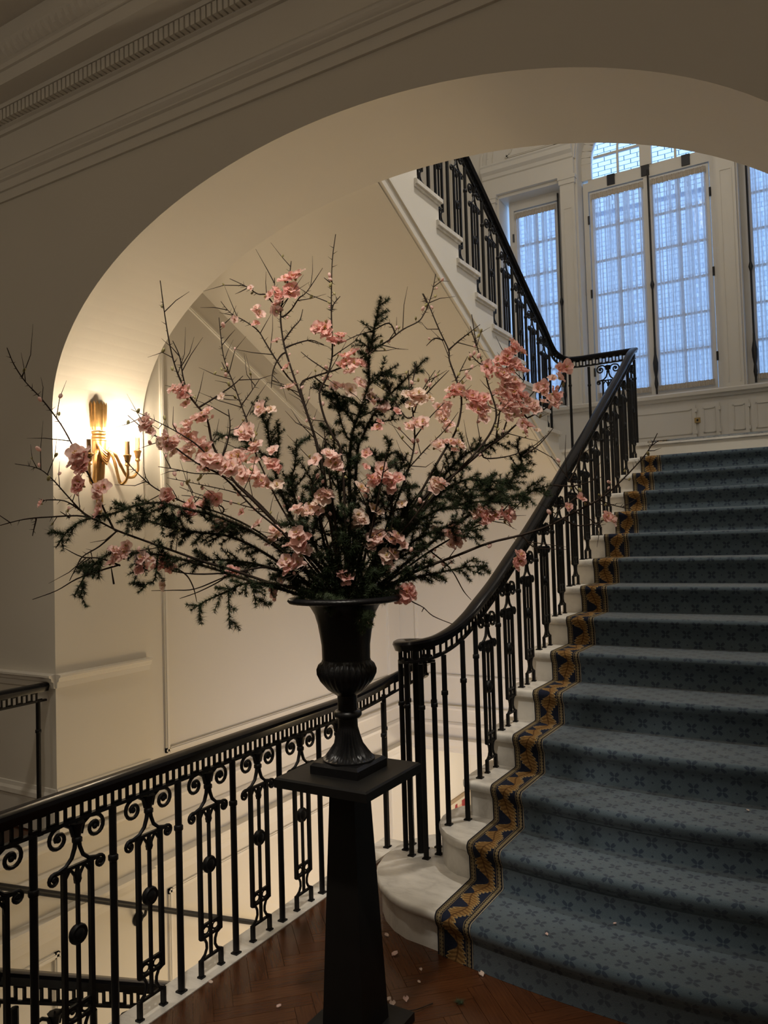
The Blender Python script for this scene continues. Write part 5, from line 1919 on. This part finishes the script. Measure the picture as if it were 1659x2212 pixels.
for b in CED:
    root = thing('cedar_spray', MOUTH, b['label'], 'branch', 'cedar sprays in the urn')
    mb, nd = MB(), MB()
    b['rad'] *= 1.4
    main2 = dense(b['main'], 6)
    lines = [branch_tube(mb, b, main2, 0.0018, 0.0055)]
    limit = [len(main2) if b['main'][-1][1] < 1270 else int(len(main2) * 0.97)]
    for tw in b['twigs']:
        t2 = dense(snap(tw, main2), 6)
        lines.append(branch_tube(mb, b, t2, 0.0014, 0.0028))
    # short side shoots along every spray
    extra = []
    for li, P in enumerate(lines):
        tot = sum((P[i + 1] - P[i]).length for i in range(len(P) - 1))
        run = 0
        for i in range(len(P) - 1):
            seg = P[i + 1] - P[i]
            run += seg.length
            if li == 0 and run > 0.70 * tot:
                break
            if rnd.random() < seg.length / 0.026 * (0.9 if run > 0.03 else 0):
                t = (-seg).normalized()
                sd = (t.cross(FW).normalized() * rnd.choice((-1, 1)) + FW * rnd.uniform(-.8, .8)).normalized()
                L = rnd.uniform(0.025, 0.07)
                e1 = P[i] + (sd + t * rnd.uniform(.5, 1.3)).normalized() * L + Vector((0, 0, rnd.uniform(-.006, .006)))
                Q_ = [e1, e1.lerp(P[i], .5) + Vector((0, 0, .003)), P[i]]
                extra.append(Q_)
                mb.tube(Q_, [.0008, .0012, .0015], 4)
    for li, P in enumerate(lines + extra):
        n = len(P)
        tot = sum((P[i + 1] - P[i]).length for i in range(n - 1))
        run = 0
        for i in range(n - 1):
            seg = P[i + 1] - P[i]
            L = seg.length
            k = max(1, int(L / 0.0042))
            t = (-seg).normalized()
            a = t.orthogonal().normalized()
            c2 = t.cross(a)
            for j in range(k):
                f = (j + rnd.random()) / k
                run_f = run + L * f
                if li == 0 and run_f > 0.90 * tot:
                    continue
                p0 = P[i] + seg * f
                clump = 0.5 + 0.5 * sin(run_f * 330 + li)
                m_ = int(18 + 17 * clump)
                rl = b['rad'] * (0.72 + 0.42 * clump) * (0.7 if run_f < 0.012 else 1)
                off = (a * rnd.uniform(-1, 1) + c2 * rnd.uniform(-1, 1)) * 0.004
                for _ in range(m_):
                    an = rnd.uniform(0, 6.28)
                    dr = (a * cos(an) + c2 * sin(an) + t * rnd.uniform(-.2, .9)).normalized()
                    ln = rl * rnd.uniform(.55, 1.25)
                    sd = dr.cross(t)
                    sd = (sd.normalized() if sd.length > 1e-4 else a) * 0.0011
                    q0 = p0 + off
                    nd.add([q0 - sd, q0 + sd, q0 + dr * ln], [(0, 1, 2)])
            run += L
    mb.build('stem', 'cedarbark', root, True, 60)
    o = nd.build('needles', 'needle', root)
    o['kind'] = 'stuff'

# bare filler stems standing in the mouth of the urn
fill = [('straight bare stem in the urn mouth, left of the bouquet middle', (668, 1040)), ('bare stem in the urn mouth leaning slightly left', (700, 930)),
        ('bare stem in the urn mouth standing nearly upright', (748, 960)), ('bare stem in the urn mouth leaning right behind the cedar', (835, 980)),
        ('bare stem in the urn mouth leaning far right', (930, 1030)), ('bare stem in the urn mouth leaning far left', (560, 1090))]
for lab, tip in fill:
    root = thing('bare_stem', MOUTH, lab, 'branch', 'bare stems in the urn')
    mb = MB()
    bb = dict(main=[tip], tipd=rnd.uniform(-.15, .2))
    m2 = dense([tip, ((tip[0] + 752) / 2 + rnd.uniform(-15, 15), (tip[1] + 1292) / 2), (752 + (tip[0] - 752) * 0.15, 1290)], 6)
    PP = branch_tube(mb, bb, m2, 0.0012, 0.0055)
    for i in range(1, len(PP) - 4):
        if rnd.random() < .7:
            seg = (PP[i] - PP[i + 1]).normalized()
            sd = seg.cross(FW).normalized() * rnd.choice((-1, 1))
            e1 = PP[i] + (sd + seg * .8 + FW * rnd.uniform(-.6, .6)).normalized() * rnd.uniform(.04, .13)
            mb.tube([PP[i], PP[i].lerp(e1, .5) + Vector((0, 0, .008)), e1], [.0018, .0013, .0005], 4)
    mb.build('stem', 'bark', root, True, 60)

# ------------------------------------------------------------------ fallen petals
def petal_mesh(seed, mat):
    rr = random.Random(seed)
    rows = []
    L = 0.022
    for r in range(5):
        t = r / 4
        wv = L * 0.55 * sin(pi * (0.12 + 0.75 * t))
        rows.append([(L * (t - .5), (c / 4 * 2 - 1) * wv, 0.002 + 0.007 * abs(c / 4 * 2 - 1) ** 2 + 0.006 * t * t + rr.uniform(0, .001)) for c in range(5)])
    return MB().grid(rows).mesh('fallen_petal', mat, True, 180)


PM_ = [petal_mesh(1, 'petal_c'), petal_mesh(2, 'petal_b'), petal_mesh(3, 'petal_c')]
petals = [((835, 2023), 'pinkish fallen petal on the floor nearest the round white step', .85), ((853, 2065), 'largest curled white fallen petal on the floor right of the pedestal', 1.15),
          ((909, 2096), 'tiny pale fallen petal on the floor, upper of the two small ones', .55), ((905, 2123), 'tiny pale fallen petal on the floor, lower of the two small ones', .55),
          ((877, 2162), 'round pale fallen petal lying alone beside the heap of petals', .95), ((838, 2163), 'pale fallen petal at the top of the small heap by the pedestal', 1.0),
          ((848, 2172), 'pale fallen petal in the middle of the small heap by the pedestal', 1.0), ((854, 2188), 'pinkish fallen petal at the bottom of the small heap by the pedestal', 1.0),
          ((1040, 2108), 'pink fallen petal lying against the carpeted bottom riser', 1.0), ((455, 2125), 'pink fallen petal on the floor beside the white kerb', .8), ((602, 2177), 'pale fallen petal on the floor left of the pedestal', .8)]
for i, ((x, y), lab, s) in enumerate(petals):
    p = onz(x, y, 0.001)
    o = place(PM_[i % 3], 'fallen_petal', p, None, (rnd.uniform(-.3, .3) * 0, 0, rnd.uniform(0, 6)), s)
    tag(o, lab, 'petal', 'fallen petals')
for (x, y, k, yy, lab) in ((1181, 2020, 1, None, 'pale fallen petal on the bottom carpeted tread, left one'), (1328, 1997, 1, None, 'pale fallen petal on the bottom carpeted tread, right one'),
                           (1616, 1752, 3, None, 'pale fallen petal on the carpet near the right edge'), (1257, 1258, 8, None, 'small green petal scrap on the white end of a high tread')):
    p = onz(x, y, RIS * k + TH + 0.003)
    o = place(PM_[k % 3], 'fallen_petal', p, None, (0, 0, rnd.uniform(0, 6)), .55)
    tag(o, lab, 'petal', 'fallen petals')
tw = MB()
a, b_ = onz(858, 2184, 0.006), onz(935, 2167, 0.006)
mid = a.lerp(b_, .5) + Vector((0.01, -0.02, 0.004))
tw.tube(smooth_path([a, mid, b_], 4), 0.0022, 5)
tw.tube([mid, mid + Vector((0.03, 0.03, 0.006))], [.0016, .0005], 4)
o = tw.build('fallen_twig', 'bark', None, True)
tag(o, 'thin brown fallen twig on the floor beside the petals', 'twig')
nd = MB()
c = onz(993, 2166, 0.004)
for _ in range(90):
    an = rnd.uniform(0, 6.28)
    d = Vector((cos(an), sin(an), rnd.uniform(0, .5))).normalized() * rnd.uniform(.012, .024)
    q0 = c + Vector((rnd.uniform(-.01, .01), rnd.uniform(-.006, .006), rnd.uniform(0, .004)))
    s_ = Vector((-d.y, d.x, 0)).normalized() * .0009
    nd.add([q0 - s_, q0 + s_, q0 + d], [(0, 1, 2)])
o = nd.build('cedar_sprig', 'needle')
tag(o, 'small dark green cedar sprig fallen on the wooden floor', 'sprig')
